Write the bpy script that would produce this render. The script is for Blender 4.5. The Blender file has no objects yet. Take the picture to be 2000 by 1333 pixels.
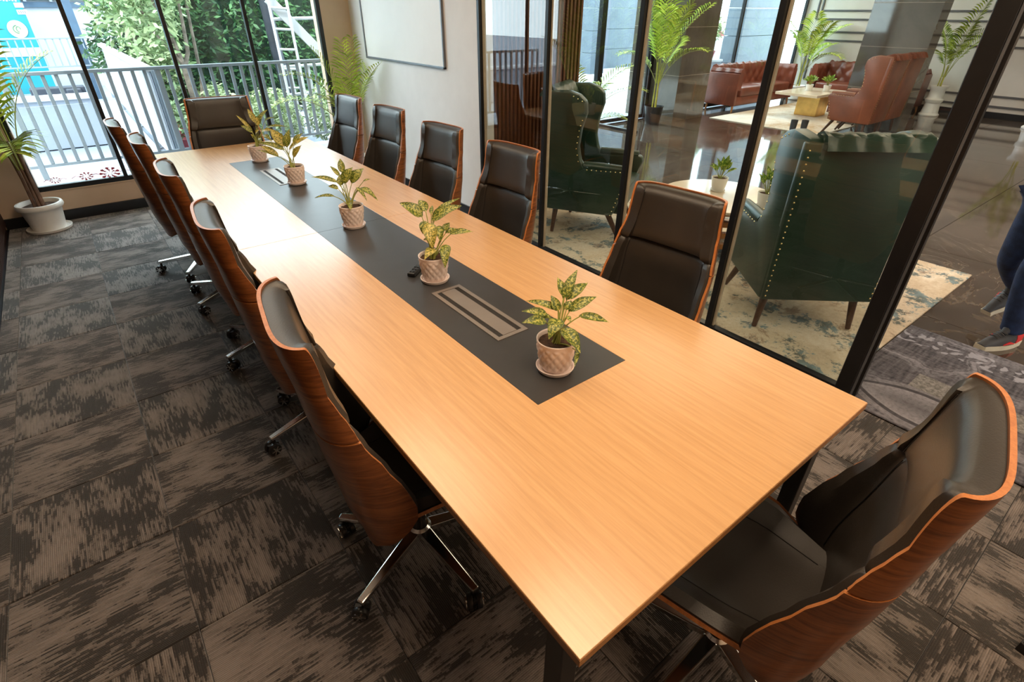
import bpy, bmesh, math, random
from mathutils import Vector, Matrix
R = math.radians
PI = math.pi
rng = random.Random(11)
scene = bpy.context.scene
col = scene.collection

# ------------------------------------------------------------------ camera
cam_d = bpy.data.cameras.new('camera')
cam = bpy.data.objects.new('camera', cam_d)
col.objects.link(cam)
cam_d.sensor_width = 36.0
cam_d.lens = 36.0 * 1018.615 / 2000.0
cam_d.clip_start = 0.03
cam_d.clip_end = 200
_r = Vector((0.32689466, 0.4250157, 0.84409806))
_x = Vector((0.78882239, -0.61460835, 0.00397628))
_f = Vector((0.5204797, 0.66454363, -0.53617409))
cam.matrix_world = Matrix(((_x.x, _r.x, -_f.x, -0.0599573), (_x.y, _r.y, -_f.y, -0.3032842),
                           (_x.z, _r.z, -_f.z, 1.7344165), (0, 0, 0, 1)))
scene.camera = cam

# ------------------------------------------------------------------ light
scene.view_settings.view_transform = 'Standard'
scene.view_settings.look = 'None'
scene.view_settings.exposure = 0.0
scene.view_settings.gamma = 1.0
scene.view_settings.use_curve_mapping = False
world = bpy.data.worlds.new('overcast_sky')
scene.world = world
world.use_nodes = True
bgn = world.node_tree.nodes['Background']
bgn.inputs['Color'].default_value = (0.80, 0.92, 1.0, 1)
bgn.inputs['Strength'].default_value = 8.5

def lamp(name, kind, loc, energy, color, size=0.3, rot=None, size_y=None, spot=None, blend=0.5):
    d = bpy.data.lights.new(name, kind)
    d.energy = energy
    d.color = color
    if kind == 'AREA':
        d.size = size
        if size_y:
            d.shape = 'RECTANGLE'; d.size_y = size_y
    elif kind == 'SUN':
        d.angle = size
    else:
        d.shadow_soft_size = size
    if kind == 'SPOT':
        d.spot_size = spot; d.spot_blend = blend
    o = bpy.data.objects.new(name, d)
    o.location = loc
    if rot:
        o.rotation_euler = rot
    col.objects.link(o)
    return o

_s = Vector((-0.72, -0.42, 0.62))          # where the sun stands
sun = lamp('sun', 'SUN', (-20, 0, 20), 4.0, (1.0, 0.95, 0.86), R(3))
sun.rotation_euler = _s.to_track_quat('Z', 'Y').to_euler()
WARM = (1.0, 0.76, 0.52)
WARM2 = (1.0, 0.76, 0.52)
for _lx, _ly, _e in ((0.95, -1.3, 32), (0.95, 0.5, 38), (0.95, 2.3, 26), (0.95, 4.1, 14)):
    lamp('ceiling_panel_lamp', 'AREA', (_lx, _ly, 2.84), _e, WARM, 1.1)
for _lx, _ly, _e in ((2.2, 3.0, 8), (2.3, 4.6, 8)):
    lamp('downlight', 'SPOT', (_lx, _ly, 2.84), _e, WARM, 0.05, spot=R(50), blend=0.6)
for _lx, _ly, _e in ((4.9, 2.9, 46), (4.8, -1.4, 45), (7.0, 1.0, 60), (7.2, 4.0, 55), (8.4, -2.6, 60), (11.3, 4.7, 70), (12.4, -2.6, 60)):
    lamp('lobby_panel_lamp', 'AREA', (_lx, _ly, 2.94), _e, WARM2, 2.2)

# ------------------------------------------------------------------ mesh builder
class MB:
    def __init__(self):
        self.v = []; self.f = []; self.m = []; self.uv = {}
    def add(self, vs, fs, m=0):
        o = len(self.v)
        self.v += [tuple(p) for p in vs]
        for f in fs:
            self.f.append(tuple(i + o for i in f)); self.m.append(m)
        return self
    def box(self, c, s, rz=0.0, m=0, M=None):
        x, y, z = s[0] / 2, s[1] / 2, s[2] / 2
        vs = [Vector((a * x, b * y, d * z)) for d in (-1, 1) for a, b in ((-1, -1), (1, -1), (1, 1), (-1, 1))]
        if M is not None:
            vs = [M @ p for p in vs]
        elif rz:
            q = Matrix.Rotation(rz, 3, 'Z'); vs = [q @ p for p in vs]
        c = Vector(c)
        return self.add([p + c for p in vs], [(3, 2, 1, 0), (4, 5, 6, 7), (0, 1, 5, 4), (1, 2, 6, 5), (2, 3, 7, 6), (3, 0, 4, 7)], m)
    def bar(self, a, b, w, h=None, m=0, w2=None, h2=None):
        """a straight bar of rectangular section from a to b"""
        a = Vector(a); b = Vector(b); h = h or w; w2 = w2 or w; h2 = h2 or h
        d = (b - a).normalized()
        s = d.cross(Vector((0, 0, 1)))
        s = s.normalized() if s.length > 1e-4 else Vector((1, 0, 0))
        u = s.cross(d)
        vs = []
        for p, ww, hh in ((a, w, h), (b, w2, h2)):
            for i, j in ((-1, -1), (1, -1), (1, 1), (-1, 1)):
                vs.append(p + s * (i * ww / 2) + u * (j * hh / 2))
        return self.add(vs, [(0, 1, 2, 3), (7, 6, 5, 4), (4, 5, 1, 0), (5, 6, 2, 1), (6, 7, 3, 2), (7, 4, 0, 3)], m)
    def tube(self, pts, r, n=8, m=0, closed=False):
        pts = [Vector(p) for p in pts]
        k = len(pts)
        rs = r if isinstance(r, (list, tuple)) else [r] * k
        vs = []; up = None
        for i, p in enumerate(pts):
            if closed:
                d = pts[(i + 1) % k] - pts[i - 1]
            else:
                d = pts[min(i + 1, k - 1)] - pts[max(i - 1, 0)]
            d.normalize()
            if up is None:
                up = Vector((0, 0, 1)) if abs(d.z) < 0.9 else Vector((1, 0, 0))
            s = d.cross(up).normalized(); up = s.cross(d).normalized()
            for j in range(n):
                a = 2 * PI * j / n
                vs.append(p + (s * math.cos(a) + up * math.sin(a)) * rs[i])
        fs = []
        for i in range(k if closed else k - 1):
            for j in range(n):
                a = i * n + j; b = i * n + (j + 1) % n
                c = ((i + 1) % k) * n
                fs.append((a, b, c + (j + 1) % n, c + j))
        if not closed:
            fs.append(tuple(range(n - 1, -1, -1))); fs.append(tuple((k - 1) * n + j for j in range(n)))
        return self.add(vs, fs, m)
    def lathe(self, prof, n=24, c=(0, 0, 0), m=0, cap=True):
        vs = []; fs = []; k = len(prof)
        for r, z in prof:
            for j in range(n):
                a = 2 * PI * j / n
                vs.append((c[0] + r * math.cos(a), c[1] + r * math.sin(a), c[2] + z))
        for i in range(k - 1):
            for j in range(n):
                a = i * n + j; b = i * n + (j + 1) % n
                fs.append((a, b, b + n, a + n))
        if cap:
            fs.append(tuple(range(n - 1, -1, -1))); fs.append(tuple((k - 1) * n + j for j in range(n)))
        return self.add(vs, fs, m)
    def grid(self, P, m=0, flip=False):
        a, b = len(P), len(P[0])
        fs = []
        for i in range(a - 1):
            for j in range(b - 1):
                q = (i * b + j, i * b + j + 1, (i + 1) * b + j + 1, (i + 1) * b + j)
                fs.append(q[::-1] if flip else q)
        return self.add([p for row in P for p in row], fs, m)
    def slab(self, A, B, m=0, rim=0):
        """closed solid between two equal grids A (outside) and B (inside)"""
        o = len(self.v); a, b = len(A), len(A[0]); n = a * b
        self.grid(A, m); self.grid(B, m, True)
        fs = []
        ring = [(0, j) for j in range(b)] + [(i, b - 1) for i in range(1, a)] + [(a - 1, j) for j in range(b - 2, -1, -1)] + [(i, 0) for i in range(a - 2, 0, -1)]
        for q in range(len(ring)):
            i, j = ring[q]; k, l = ring[(q + 1) % len(ring)]
            fs.append((o + i * b + j, o + n + i * b + j, o + n + k * b + l, o + k * b + l))
        for f in fs:
            self.f.append(f); self.m.append(rim)
        return self
    def poly(self, pts, t, axis='y', c=0.0, m=0):
        """a flat outline (2-D points) extruded to thickness t across axis, centred at c"""
        n = len(pts)
        def P(p, h):
            return {'y': (p[0], c + h, p[1]), 'x': (c + h, p[0], p[1]), 'z': (p[0], p[1], c + h)}[axis]
        vs = [P(p, -t / 2) for p in pts] + [P(p, t / 2) for p in pts]
        fs = [tuple(range(n)), tuple(range(2 * n - 1, n - 1, -1))]
        fs += [(i, i + n, (i + 1) % n + n, (i + 1) % n) for i in range(n)]
        return self.add(vs, fs, m)
    def mesh(self, name, mats, smooth=False, bevel=0.0, seg=2, normals=True):
        me = bpy.data.meshes.new(name)
        me.from_pydata(self.v, [], self.f)
        if self.m and max(self.m) > 0:
            me.polygons.foreach_set('material_index', self.m)
        bm = bmesh.new(); bm.from_mesh(me)
        if normals:
            bmesh.ops.recalc_face_normals(bm, faces=bm.faces)
        if bevel:
            es = [e for e in bm.edges if len(e.link_faces) == 2 and e.calc_face_angle(0) > 0.5]
            bmesh.ops.bevel(bm, geom=es, offset=bevel, segments=seg, profile=0.5, affect='EDGES', clamp_overlap=True)
        bm.to_mesh(me); bm.free()
        for mt in (mats if isinstance(mats, (list, tuple)) else [mats]):
            me.materials.append(mt)
        if smooth:
            me.polygons.foreach_set('use_smooth', [True] * len(me.polygons))
            if smooth != 'full':
                me.set_sharp_from_angle(angle=R(38))
        return me

def obj(name, mb, mats, parent=None, smooth=False, bevel=0.0, seg=2, loc=None, rz=0.0, normals=True):
    me = mb if isinstance(mb, bpy.types.Mesh) else mb.mesh(name, mats, smooth, bevel, seg, normals)
    o = bpy.data.objects.new(name, me)
    col.objects.link(o)
    if parent is not None:
        o.parent = parent
    if loc is not None:
        o.location = loc
    if rz:
        o.rotation_euler.z = rz
    return o
def thing(name, label, cat, loc=(0, 0, 0), rz=0.0, group=None):
    o = bpy.data.objects.new(name, None)
    o.empty_display_size = 0.1
    col.objects.link(o)
    o.location = loc; o.rotation_euler.z = rz
    return tag(o, label, cat, group)
def tag(o, label, cat, group=None):
    o['label'] = label; o['category'] = cat
    if group:
        o['group'] = group
    return o
def struct(o, label=None):
    o['kind'] = 'structure'
    if label:
        o['label'] = label
    return o
def stuff(o):
    o['kind'] = 'stuff'
    return o
# ------------------------------------------------------------------ materials
class NT:
    """small helper round a node tree"""
    def __init__(self, name):
        self.mat = bpy.data.materials.new(name); self.mat.use_nodes = True
        self.t = self.mat.node_tree; self.b = self.t.nodes['Principled BSDF']; self.out = self.t.nodes['Material Output']
    def n(self, kind, **kw):
        nd = self.t.nodes.new(kind)
        for k, v in kw.items():
            if k in nd.inputs:
                nd.inputs[k].default_value = v
            else:
                setattr(nd, k, v)
        return nd
    def l(self, a, b):
        self.t.links.new(a, b)
    def coords(self, space='Object', scale=(1, 1, 1), rot=(0, 0, 0), rnd=False):
        tc = self.n('ShaderNodeTexCoord'); mp = self.n('ShaderNodeMapping')
        src = tc.outputs[space]
        if rnd:
            oi = self.n('ShaderNodeObjectInfo'); va = self.n('ShaderNodeVectorMath', operation='MULTIPLY_ADD')
            cb = self.n('ShaderNodeCombineXYZ')
            for i in range(3):
                self.l(oi.outputs['Random'], cb.inputs[i])
            self.l(cb.outputs[0], va.inputs[0]); va.inputs[1].default_value = (17.3, 31.7, 9.1); self.l(src, va.inputs[2])
            src = va.outputs[0]
        self.l(src, mp.inputs['Vector'])
        mp.inputs['Scale'].default_value = scale; mp.inputs['Rotation'].default_value = rot
        return mp.outputs['Vector']
    def noise(self, vec, scale=5, detail=3, rough=0.5, dist=0.0):
        nd = self.n('ShaderNodeTexNoise', Scale=scale, Detail=detail, Roughness=rough, Distortion=dist)
        self.l(vec, nd.inputs['Vector'])
        return nd.outputs['Fac']
    def ramp(self, fac, stops):
        nd = self.n('ShaderNodeValToRGB'); cr = nd.color_ramp
        while len(cr.elements) < len(stops):
            cr.elements.new(0.5)
        for e, (p, c) in zip(cr.elements, stops):
            e.position = p; e.color = (*c, 1)
        self.l(fac, nd.inputs['Fac'])
        return nd.outputs['Color']
    def math(self, op, a, b=None, clamp=False):
        nd = self.n('ShaderNodeMath', operation=op, use_clamp=clamp)
        for i, x in enumerate((a, b)):
            if x is None:
                continue
            if isinstance(x, (int, float)):
                nd.inputs[i].default_value = x
            else:
                self.l(x, nd.inputs[i])
        return nd.outputs[0]
    def mix(self, fac, a, b, mode='MIX'):
        nd = self.n('ShaderNodeMix', data_type='RGBA', blend_type=mode)
        for i, x in ((0, fac), (6, a), (7, b)):
            if isinstance(x, (int, float)):
                nd.inputs[i].default_value = x
            elif isinstance(x, tuple):
                nd.inputs[i].default_value = (*x, 1)
            else:
                self.l(x, nd.inputs[i])
        return nd.outputs[2]
    def color(self, c):
        if isinstance(c, tuple):
            self.b.inputs['Base Color'].default_value = (*c, 1)
        else:
            self.l(c, self.b.inputs['Base Color'])
    def bump(self, h, strength=0.2, dist=0.01):
        nd = self.n('ShaderNodeBump', Strength=strength, Distance=dist)
        self.l(h, nd.inputs['Height']); self.l(nd.outputs[0], self.b.inputs['Normal'])
    def set(self, rough=0.5, metal=0.0, spec=0.5, coat=0.0, sheen=0.0, sub=0.0, trans=0.0):
        i = self.b.inputs
        i['Roughness'].default_value = rough; i['Metallic'].default_value = metal
        i['Specular IOR Level'].default_value = spec; i['Coat Weight'].default_value = coat
        i['Coat Roughness'].default_value = 0.08
        i['Sheen Weight'].default_value = sheen; i['Transmission Weight'].default_value = trans
        return self.mat

def plain(name, c, rough=0.5, metal=0.0, spec=0.5, var=0.12, scale=8, bump=0.0, bscale=60, coat=0.0, rnd=False):
    t = NT(name)
    v = t.coords(rnd=rnd)
    f = t.noise(v, scale, 4)
    lo = tuple(max(0, x * (1 - var)) for x in c); hi = tuple(min(1, x * (1 + var)) for x in c)
    t.color(t.ramp(f, [(0.3, lo), (0.7, hi)]))
    if bump:
        t.bump(t.noise(v, bscale, 3), bump, 0.004)
    return t.set(rough, metal, spec, coat)

def wood(name, dark, light, axis='y', scale=1.0, rough=0.35, coat=0.0, stretch=18, contrast=(0.35, 0.7), swirl=0.6, spec=0.5):
    t = NT(name)
    s = {'x': (1, stretch, stretch), 'y': (stretch, 1, stretch), 'z': (stretch, stretch, 1), 'h': (1, 1, stretch)}[axis]
    v = t.coords(scale=tuple(k * scale for k in s), rnd=True)
    a = t.noise(v, 2.2, 5, 0.6, swirl)
    b = t.noise(v, 14, 3, 0.7)
    f = t.math('ADD', t.math('MULTIPLY', a, 0.72), t.math('MULTIPLY', b, 0.28))
    t.color(t.ramp(f, [(contrast[0], dark), (contrast[1], light)]))
    t.bump(b, 0.05, 0.002)
    return t.set(rough, 0, spec, coat)

def glass(name, tint=(0.93, 0.97, 0.96), boost=1.6, ior=1.5):
    t = NT(name)
    t.t.nodes.remove(t.b)
    tr = t.n('ShaderNodeBsdfTransparent'); tr.inputs[0].default_value = (*tint, 1)
    gl = t.n('ShaderNodeBsdfGlossy'); gl.inputs['Roughness'].default_value = 0.0
    fr = t.n('ShaderNodeFresnel', IOR=ior); ge = t.n('ShaderNodeNewGeometry')
    k = t.math('MULTIPLY', fr.outputs[0], boost)
    nb = t.math('SUBTRACT', 1.0, ge.outputs['Backfacing'])
    # the faintest film on the pane
    fl = t.noise(t.coords(), 3, 2)
    k = t.math('MULTIPLY', t.math('MULTIPLY', k, nb), t.math('ADD', t.math('MULTIPLY', fl, 0.1), 0.95), True)
    mx = t.n('ShaderNodeMixShader')
    t.l(k, mx.inputs[0]); t.l(tr.outputs[0], mx.inputs[1]); t.l(gl.outputs[0], mx.inputs[2])
    t.l(mx.outputs[0], t.out.inputs['Surface'])
    return t.mat

def carpet_mat():
    t = NT('carpet_tile_fibre')
    v = t.coords()
    oi = t.n('ShaderNodeObjectInfo')
    sn = t.n('ShaderNodeVectorMath', operation='SNAP'); t.l(v, sn.inputs[0]); sn.inputs[1].default_value = (0.0062, 0.011, 1)
    def at(src, sx, sy, off, det=2, rough=0.5):
        mp = t.n('ShaderNodeMapping'); t.l(src, mp.inputs['Vector']); mp.inputs['Scale'].default_value = (sx, sy, 1)
        ad = t.n('ShaderNodeVectorMath', operation='ADD'); t.l(mp.outputs[0], ad.inputs[0])
        cb = t.n('ShaderNodeCombineXYZ'); k = t.math('MULTIPLY', oi.outputs['Random'], off)
        for i in range(3):
            t.l(k, cb.inputs[i])
        t.l(cb.outputs[0], ad.inputs[1])
        return t.noise(ad.outputs[0], 1.0, det, rough)
    blot = at(sn.outputs[0], 8.0, 4.6, 91.0, 2, 0.5)
    rib = at(sn.outputs[0], 190.0, 13.0, 53.0, 2, 0.6)
    fine = at(v, 420.0, 150.0, 17.0, 1)
    f = t.math('ADD', t.math('ADD', t.math('MULTIPLY', blot, 0.50), t.math('MULTIPLY', rib, 0.42)), t.math('MULTIPLY', fine, 0.08))
    c = t.ramp(f, [(0.40, (0.030, 0.024, 0.020)), (0.478, (0.038, 0.030, 0.025)), (0.496, (0.145, 0.119, 0.103)), (0.60, (0.24, 0.20, 0.175))])
    sx = t.n('ShaderNodeSeparateXYZ'); t.l(v, sx.inputs[0])
    w = t.math('SINE', t.math('MULTIPLY', sx.outputs[0], 2 * PI / 0.0062))
    c = t.mix(1.0, c, t.ramp(t.math('ADD', t.math('MULTIPLY', w, 0.5), 0.5), [(0.0, (0.72, 0.72, 0.72)), (0.7, (1.08, 1.08, 1.08))]), 'MULTIPLY')  # rib shading multiplied into the colour, darker in the grooves
    t.color(c)
    t.bump(t.math('ADD', fine, t.math('MULTIPLY', w, 0.5)), 0.4, 0.004)
    return t.set(0.88, 0, 0.3, sheen=0.32)

def marble_floor():
    t = NT('polished_dark_marble')
    v = t.coords(rnd=True)
    cl = t.noise(v, 1.1, 5, 0.6, 1.2)
    w = t.n('ShaderNodeTexNoise', Scale=0.9, Detail=6, Roughness=0.55, Distortion=2.0); t.l(v, w.inputs['Vector'])
    ve = t.math('ABSOLUTE', t.math('SUBTRACT', w.outputs['Fac'], 0.5))
    vein = t.ramp(ve, [(0.0, (1, 1, 1)), (0.012, (0, 0, 0))])
    base = t.ramp(cl, [(0.3, (0.050, 0.037, 0.029)), (0.55, (0.082, 0.062, 0.048)), (0.8, (0.13, 0.10, 0.08))])
    t.color(t.mix(t.math('MULTIPLY', vein, 0.16), base, (0.42, 0.33, 0.25)))
    return t.set(0.06, 0, 0.75)

def rug_mat(name, kind):
    t = NT(name)
    v = t.coords()
    if kind == 'cream':
        big = t.noise(v, 1.7, 6, 0.62, 0.7)
        a = t.noise(t.coords(scale=(1, 1, 1), rot=(0, 0, 0.6)), 3.1, 6, 0.68, 0.5)
        fine = t.noise(v, 42, 4, 0.7)
        base = t.ramp(t.math('ADD', t.math('MULTIPLY', big, 0.7), t.math('MULTIPLY', fine, 0.3)), [(0.32, (0.42, 0.32, 0.22)), (0.5, (0.62, 0.52, 0.39)), (0.64, (0.76, 0.69, 0.58))])
        bl = t.math('ADD', t.math('MULTIPLY', a, 0.75), t.math('MULTIPLY', fine, 0.25))
        blue = t.ramp(bl, [(0.522, (0, 0, 0)), (0.562, (1, 1, 1))])
        c = t.mix(t.math('MULTIPLY', blue, 0.85), base, t.ramp(t.noise(v, 8, 4), [(0.38, (0.022, 0.06, 0.07)), (0.62, (0.13, 0.24, 0.29))]))
        br = t.ramp(t.noise(t.coords(rot=(0, 0, 1.3)), 4.6, 6, 0.75, 0.4), [(0.565, (0, 0, 0)), (0.63, (1, 1, 1))])
        c = t.mix(t.math('MULTIPLY', br, 0.6), c, (0.17, 0.10, 0.06))
        t.color(c); t.bump(fine, 0.3, 0.006)
    elif kind == 'grey':
        w = t.n('ShaderNodeTexVoronoi', Scale=3.1, feature='DISTANCE_TO_EDGE'); 
        dv = t.n('ShaderNodeVectorMath', operation='ADD'); nn = t.n('ShaderNodeTexNoise', Scale=5, Detail=4); t.l(v, nn.inputs['Vector'])
        sc = t.n('ShaderNodeVectorMath', operation='SCALE', Scale=0.25); t.l(nn.outputs['Color'], sc.inputs[0])
        t.l(v, dv.inputs[0]); t.l(sc.outputs[0], dv.inputs[1]); t.l(dv.outputs[0], w.inputs['Vector'])
        ed = t.ramp(w.outputs['Distance'], [(0.03, (1, 1, 1)), (0.06, (0, 0, 0)), (0.09, (0.7, 0.7, 0.7)), (0.13, (0, 0, 0))])
        x = t.noise(t.coords(scale=(1, 9, 1)), 5, 4); y = t.noise(t.coords(scale=(9, 1, 1)), 5, 4); fn = t.noise(v, 60, 3, 0.7)
        f = t.math('ADD', t.math('ADD', t.math('MULTIPLY', x, 0.4), t.math('MULTIPLY', y, 0.3)), t.math('MULTIPLY', fn, 0.3))
        base = t.ramp(f, [(0.38, (0.045, 0.043, 0.052)), (0.6, (0.16, 0.155, 0.175))])
        mk = t.ramp(t.noise(v, 1.3, 2), [(0.45, (0, 0, 0)), (0.55, (1, 1, 1))])
        c = t.mix(t.math('MULTIPLY', t.math('MULTIPLY', ed, mk), t.math('MULTIPLY', fn, 1.1)), base, (0.34, 0.33, 0.37))
        sp = t.n('ShaderNodeSeparateXYZ'); t.l(v, sp.inputs[0])
        X, Y = sp.outputs[0], sp.outputs[1]
        wob = t.math('MULTIPLY', t.math('SUBTRACT', nn.outputs['Fac'], 0.5), 0.10)
        ex = t.math('DIVIDE', t.math('SUBTRACT', X, RUGC[0]), 0.17); ey = t.math('DIVIDE', t.math('SUBTRACT', Y, RUGC[1]), 0.36)
        # a leaf-shaped medallion: |x| + y*y = 1
        rr = t.math('ADD', t.math('ADD', t.math('ABSOLUTE', ex), t.math('MULTIPLY', ey, ey)), wob)
        ring = t.ramp(rr, [(0.0, (0.30, 0.30, 0.30)), (0.62, (0.75, 0.75, 0.75)), (0.80, (0.9, 0.9, 0.9)), (0.84, (0.02, 0.02, 0.02)), (0.97, (0.02, 0.02, 0.02)), (1.0, (0.8, 0.8, 0.8))])
        ins = t.math('LESS_THAN', rr, 1.0); out = t.math('MULTIPLY', t.math('LESS_THAN', rr, 1.22), t.math('GREATER_THAN', rr, 1.0))
        sc2 = t.math('MULTIPLY', t.math('ADD', ins, out), t.math('MULTIPLY', fn, 1.6), True)
        lum = t.mix(ring, (0.05, 0.048, 0.055), (0.36, 0.35, 0.38))
        c = t.mix(t.math('MULTIPLY', t.math('ADD', ins, t.math('MULTIPLY', out, 0.6)), t.math('ADD', t.math('MULTIPLY', fn, 1.2), 0.1), True), c, lum)
        pt = t.math('MULTIPLY', t.math('LESS_THAN', t.math('ABSOLUTE', t.math('SUBTRACT', X, RUGP[0])), 0.085), t.math('LESS_THAN', t.math('ABSOLUTE', t.math('SUBTRACT', Y, RUGP[1])), 0.26))
        c = t.mix(pt, c, t.ramp(fn, [(0.35, (0.13, 0.125, 0.12)), (0.65, (0.30, 0.29, 0.28))]))
        fl = t.n('ShaderNodeTexVoronoi', Scale=22, feature='SMOOTH_F1'); t.l(dv.outputs[0], fl.inputs['Vector'])
        band = t.math('MULTIPLY', t.math('LESS_THAN', t.math('ABSOLUTE', t.math('SUBTRACT', X, 0.415)), 0.085), t.ramp(fl.outputs['Distance'], [(0.34, (1, 1, 1)), (0.42, (0, 0, 0))]))
        c = t.mix(t.math('MULTIPLY', band, 0.75), c, (0.40, 0.40, 0.46))
        t.color(c); t.bump(fn, 0.3, 0.005)
    else:
        a = t.noise(v, 1.2, 5, 0.6, 0.6); fn = t.noise(v, 40, 3)
        t.color(t.ramp(t.math('ADD', t.math('MULTIPLY', a, 0.8), t.math('MULTIPLY', fn, 0.2)), [(0.35, (0.50, 0.33, 0.18)), (0.5, (0.72, 0.64, 0.54)), (0.62, (0.8, 0.77, 0.72))])); t.bump(fn, 0.3, 0.005)
    return t.set(0.95, 0, 0.15)

def leaf_mat(name, dark, light, speck=0.5, scale=60, rough=0.42):
    t = NT(name)
    v = t.coords()
    n1 = t.noise(v, scale, 3, 0.65)
    tc = t.n('ShaderNodeUVMap'); sp = t.n('ShaderNodeSeparateXYZ'); t.l(tc.outputs[0], sp.inputs[0])
    e = t.math('ABSOLUTE', t.math('SUBTRACT', sp.outputs[0], 0.5))
    edge = t.ramp(e, [(0.30, (0, 0, 0)), (0.47, (1, 1, 1))])
    mid = t.ramp(e, [(0.0, (1, 1, 1)), (0.045, (0, 0, 0))])
    sk = t.ramp(n1, [(speck, (0, 0, 0)), (speck + 0.07, (1, 1, 1))])
    c = t.mix(t.math('MAXIMUM', t.math('MULTIPLY', edge, 0.75), t.math('SUBTRACT', 1.0, sk)), light, dark)
    c = t.mix(t.math('MULTIPLY', mid, 0.5), c, tuple(min(1, x * 1.15) for x in light))
    t.color(c)
    t.b.inputs['Subsurface Weight'].default_value = 0.0
    return t.set(rough, 0, 0.4)

def green(name, dark, light, scale=3, rough=0.5):
    t = NT(name)
    g = t.n('ShaderNodeNewGeometry')
    f = t.noise(t.coords(), scale, 3)
    f2 = t.math('ADD', t.math('MULTIPLY', f, 0.55), t.math('MULTIPLY', g.outputs['Random Per Island'], 0.45))
    t.color(t.ramp(f2, [(0.3, dark), (0.7, light)]))
    return t.set(rough, 0, 0.3)

M = {}
M['oak'] = wood('golden_oak_veneer', (0.58, 0.315, 0.130), (0.76, 0.445, 0.205), 'y', 1.3, 0.26, 0.42, 30, (0.3, 0.72), 0.25, 0.8)
M['oak'].node_tree.nodes['Principled BSDF'].inputs['Coat Roughness'].default_value = 0.34
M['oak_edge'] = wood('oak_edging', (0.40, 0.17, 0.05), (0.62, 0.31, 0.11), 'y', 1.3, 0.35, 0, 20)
M['walnut'] = wood('reddish_walnut_ply', (0.075, 0.018, 0.005), (0.38, 0.125, 0.033), 'h', 1.5, 0.30, 0.25, 13, (0.30, 0.70), 1.6)
M['ply_edge'] = wood('orange_ply_edge', (0.40, 0.125, 0.032), (0.60, 0.23, 0.07), 'z', 2, 0.35, 0, 14)
M['leather'] = plain('black_brown_leather', (0.030, 0.024, 0.019), 0.40, 0, 0.55, 0.2, 5, 0.12, 260)
M['stitch'] = plain('dark_stitching', (0.008, 0.007, 0.006), 0.7)
M['chrome'] = plain('polished_aluminium', (0.78, 0.78, 0.77), 0.16, 1.0, 0.5, 0.04)
M['black_plastic'] = plain('black_plastic', (0.015, 0.015, 0.016), 0.35)
M['black_metal'] = plain('black_powder_coat', (0.009, 0.008, 0.008), 0.38, 0.0, 0.5, 0.2, 20)
M['strip'] = plain('charcoal_laminate', (0.040, 0.039, 0.040), 0.34, 0, 0.55, 0.08, 12, 0.04, 300)
M['box_metal'] = plain('brushed_grey_metal', (0.33, 0.29, 0.26), 0.38, 0.6, 0.5, 0.08)
M['brush'] = plain('black_brush_seal', (0.012, 0.009, 0.007), 0.8, bump=0.8, bscale=200)
M['carpet'] = carpet_mat()
M['wall_white'] = plain('white_wall_paint', (0.85, 0.83, 0.81), 0.7, var=0.02, bump=0.05, bscale=200)
M['wall_beige'] = plain('beige_wall_paint', (0.62, 0.46, 0.33), 0.65, var=0.03, bump=0.05, bscale=200)
M['ceiling'] = plain('white_ceiling_paint', (0.82, 0.80, 0.77), 0.8, var=0.02)
M['black_base'] = plain('black_skirting', (0.012, 0.013, 0.016), 0.35)
M['frame'] = plain('black_window_frame', (0.012, 0.013, 0.015), 0.35, 0.2)
M['seal'] = plain('tan_rubber_seal', (0.50, 0.40, 0.30), 0.5)
M['glass'] = glass('clear_window_glass', (0.95, 0.99, 0.985), 1.3)
M['glass2'] = glass('partition_glass', (0.93, 0.97, 0.955), 2.2)
M['slat'] = wood('brown_wood_slat', (0.07, 0.022, 0.010), (0.20, 0.075, 0.03), 'z', 2, 0.4, 0, 14)
M['slat_dark'] = wood('dark_wenge_slat', (0.022, 0.010, 0.008), (0.065, 0.028, 0.02), 'z', 2, 0.45, 0, 14)
M['board'] = plain('whiteboard_enamel', (0.92, 0.90, 0.87), 0.35, 0, 0.5, 0.01)
M['alu'] = plain('grey_aluminium_trim', (0.20, 0.21, 0.23), 0.4, 0.6)
M['pot_pink'] = plain('pale_pink_ceramic', (0.86, 0.73, 0.68), 0.38, 0, 0.5, 0.03)
M['pot_white'] = plain('white_glazed_ceramic', (0.84, 0.82, 0.78), 0.3, 0, 0.5, 0.03)
M['soil'] = plain('dark_soil', (0.055, 0.026, 0.013), 0.95, var=0.6, scale=60, bump=1.0, bscale=90)
M['leaf_var'] = leaf_mat('speckled_leaf', (0.065, 0.105, 0.012), (0.44, 0.42, 0.09), 0.49, 150)
M['leaf_yel'] = leaf_mat('yellow_speckled_leaf', (0.14, 0.15, 0.015), (0.58, 0.46, 0.11), 0.46, 130)
M['leaf_grn'] = leaf_mat('fresh_green_leaf', (0.09, 0.20, 0.02), (0.50, 0.60, 0.10), 0.5, 60)
M['stem'] = plain('green_stem', (0.30, 0.32, 0.06), 0.5)
M['stem_dark'] = plain('brown_green_stem', (0.10, 0.09, 0.02), 0.5)
M['palm'] = green('palm_leaflet', (0.08, 0.15, 0.01), (0.40, 0.50, 0.06), 2)
M['palm_light'] = green('light_palm_leaflet', (0.20, 0.34, 0.02), (0.66, 0.78, 0.12), 2)
M['cane'] = plain('brown_cane', (0.16, 0.085, 0.05), 0.6, var=0.4, scale=20)
M['cane_grn'] = plain('yellow_green_cane', (0.42, 0.40, 0.06), 0.5, var=0.4, scale=8)
M['marble'] = marble_floor()
M['grout'] = plain('pale_grout', (0.40, 0.32, 0.25), 0.6)
M['green_leather'] = plain('dark_green_leather', (0.018, 0.046, 0.030), 0.36, 0, 0.5, 0.35, 3, 0.06, 120)
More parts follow.
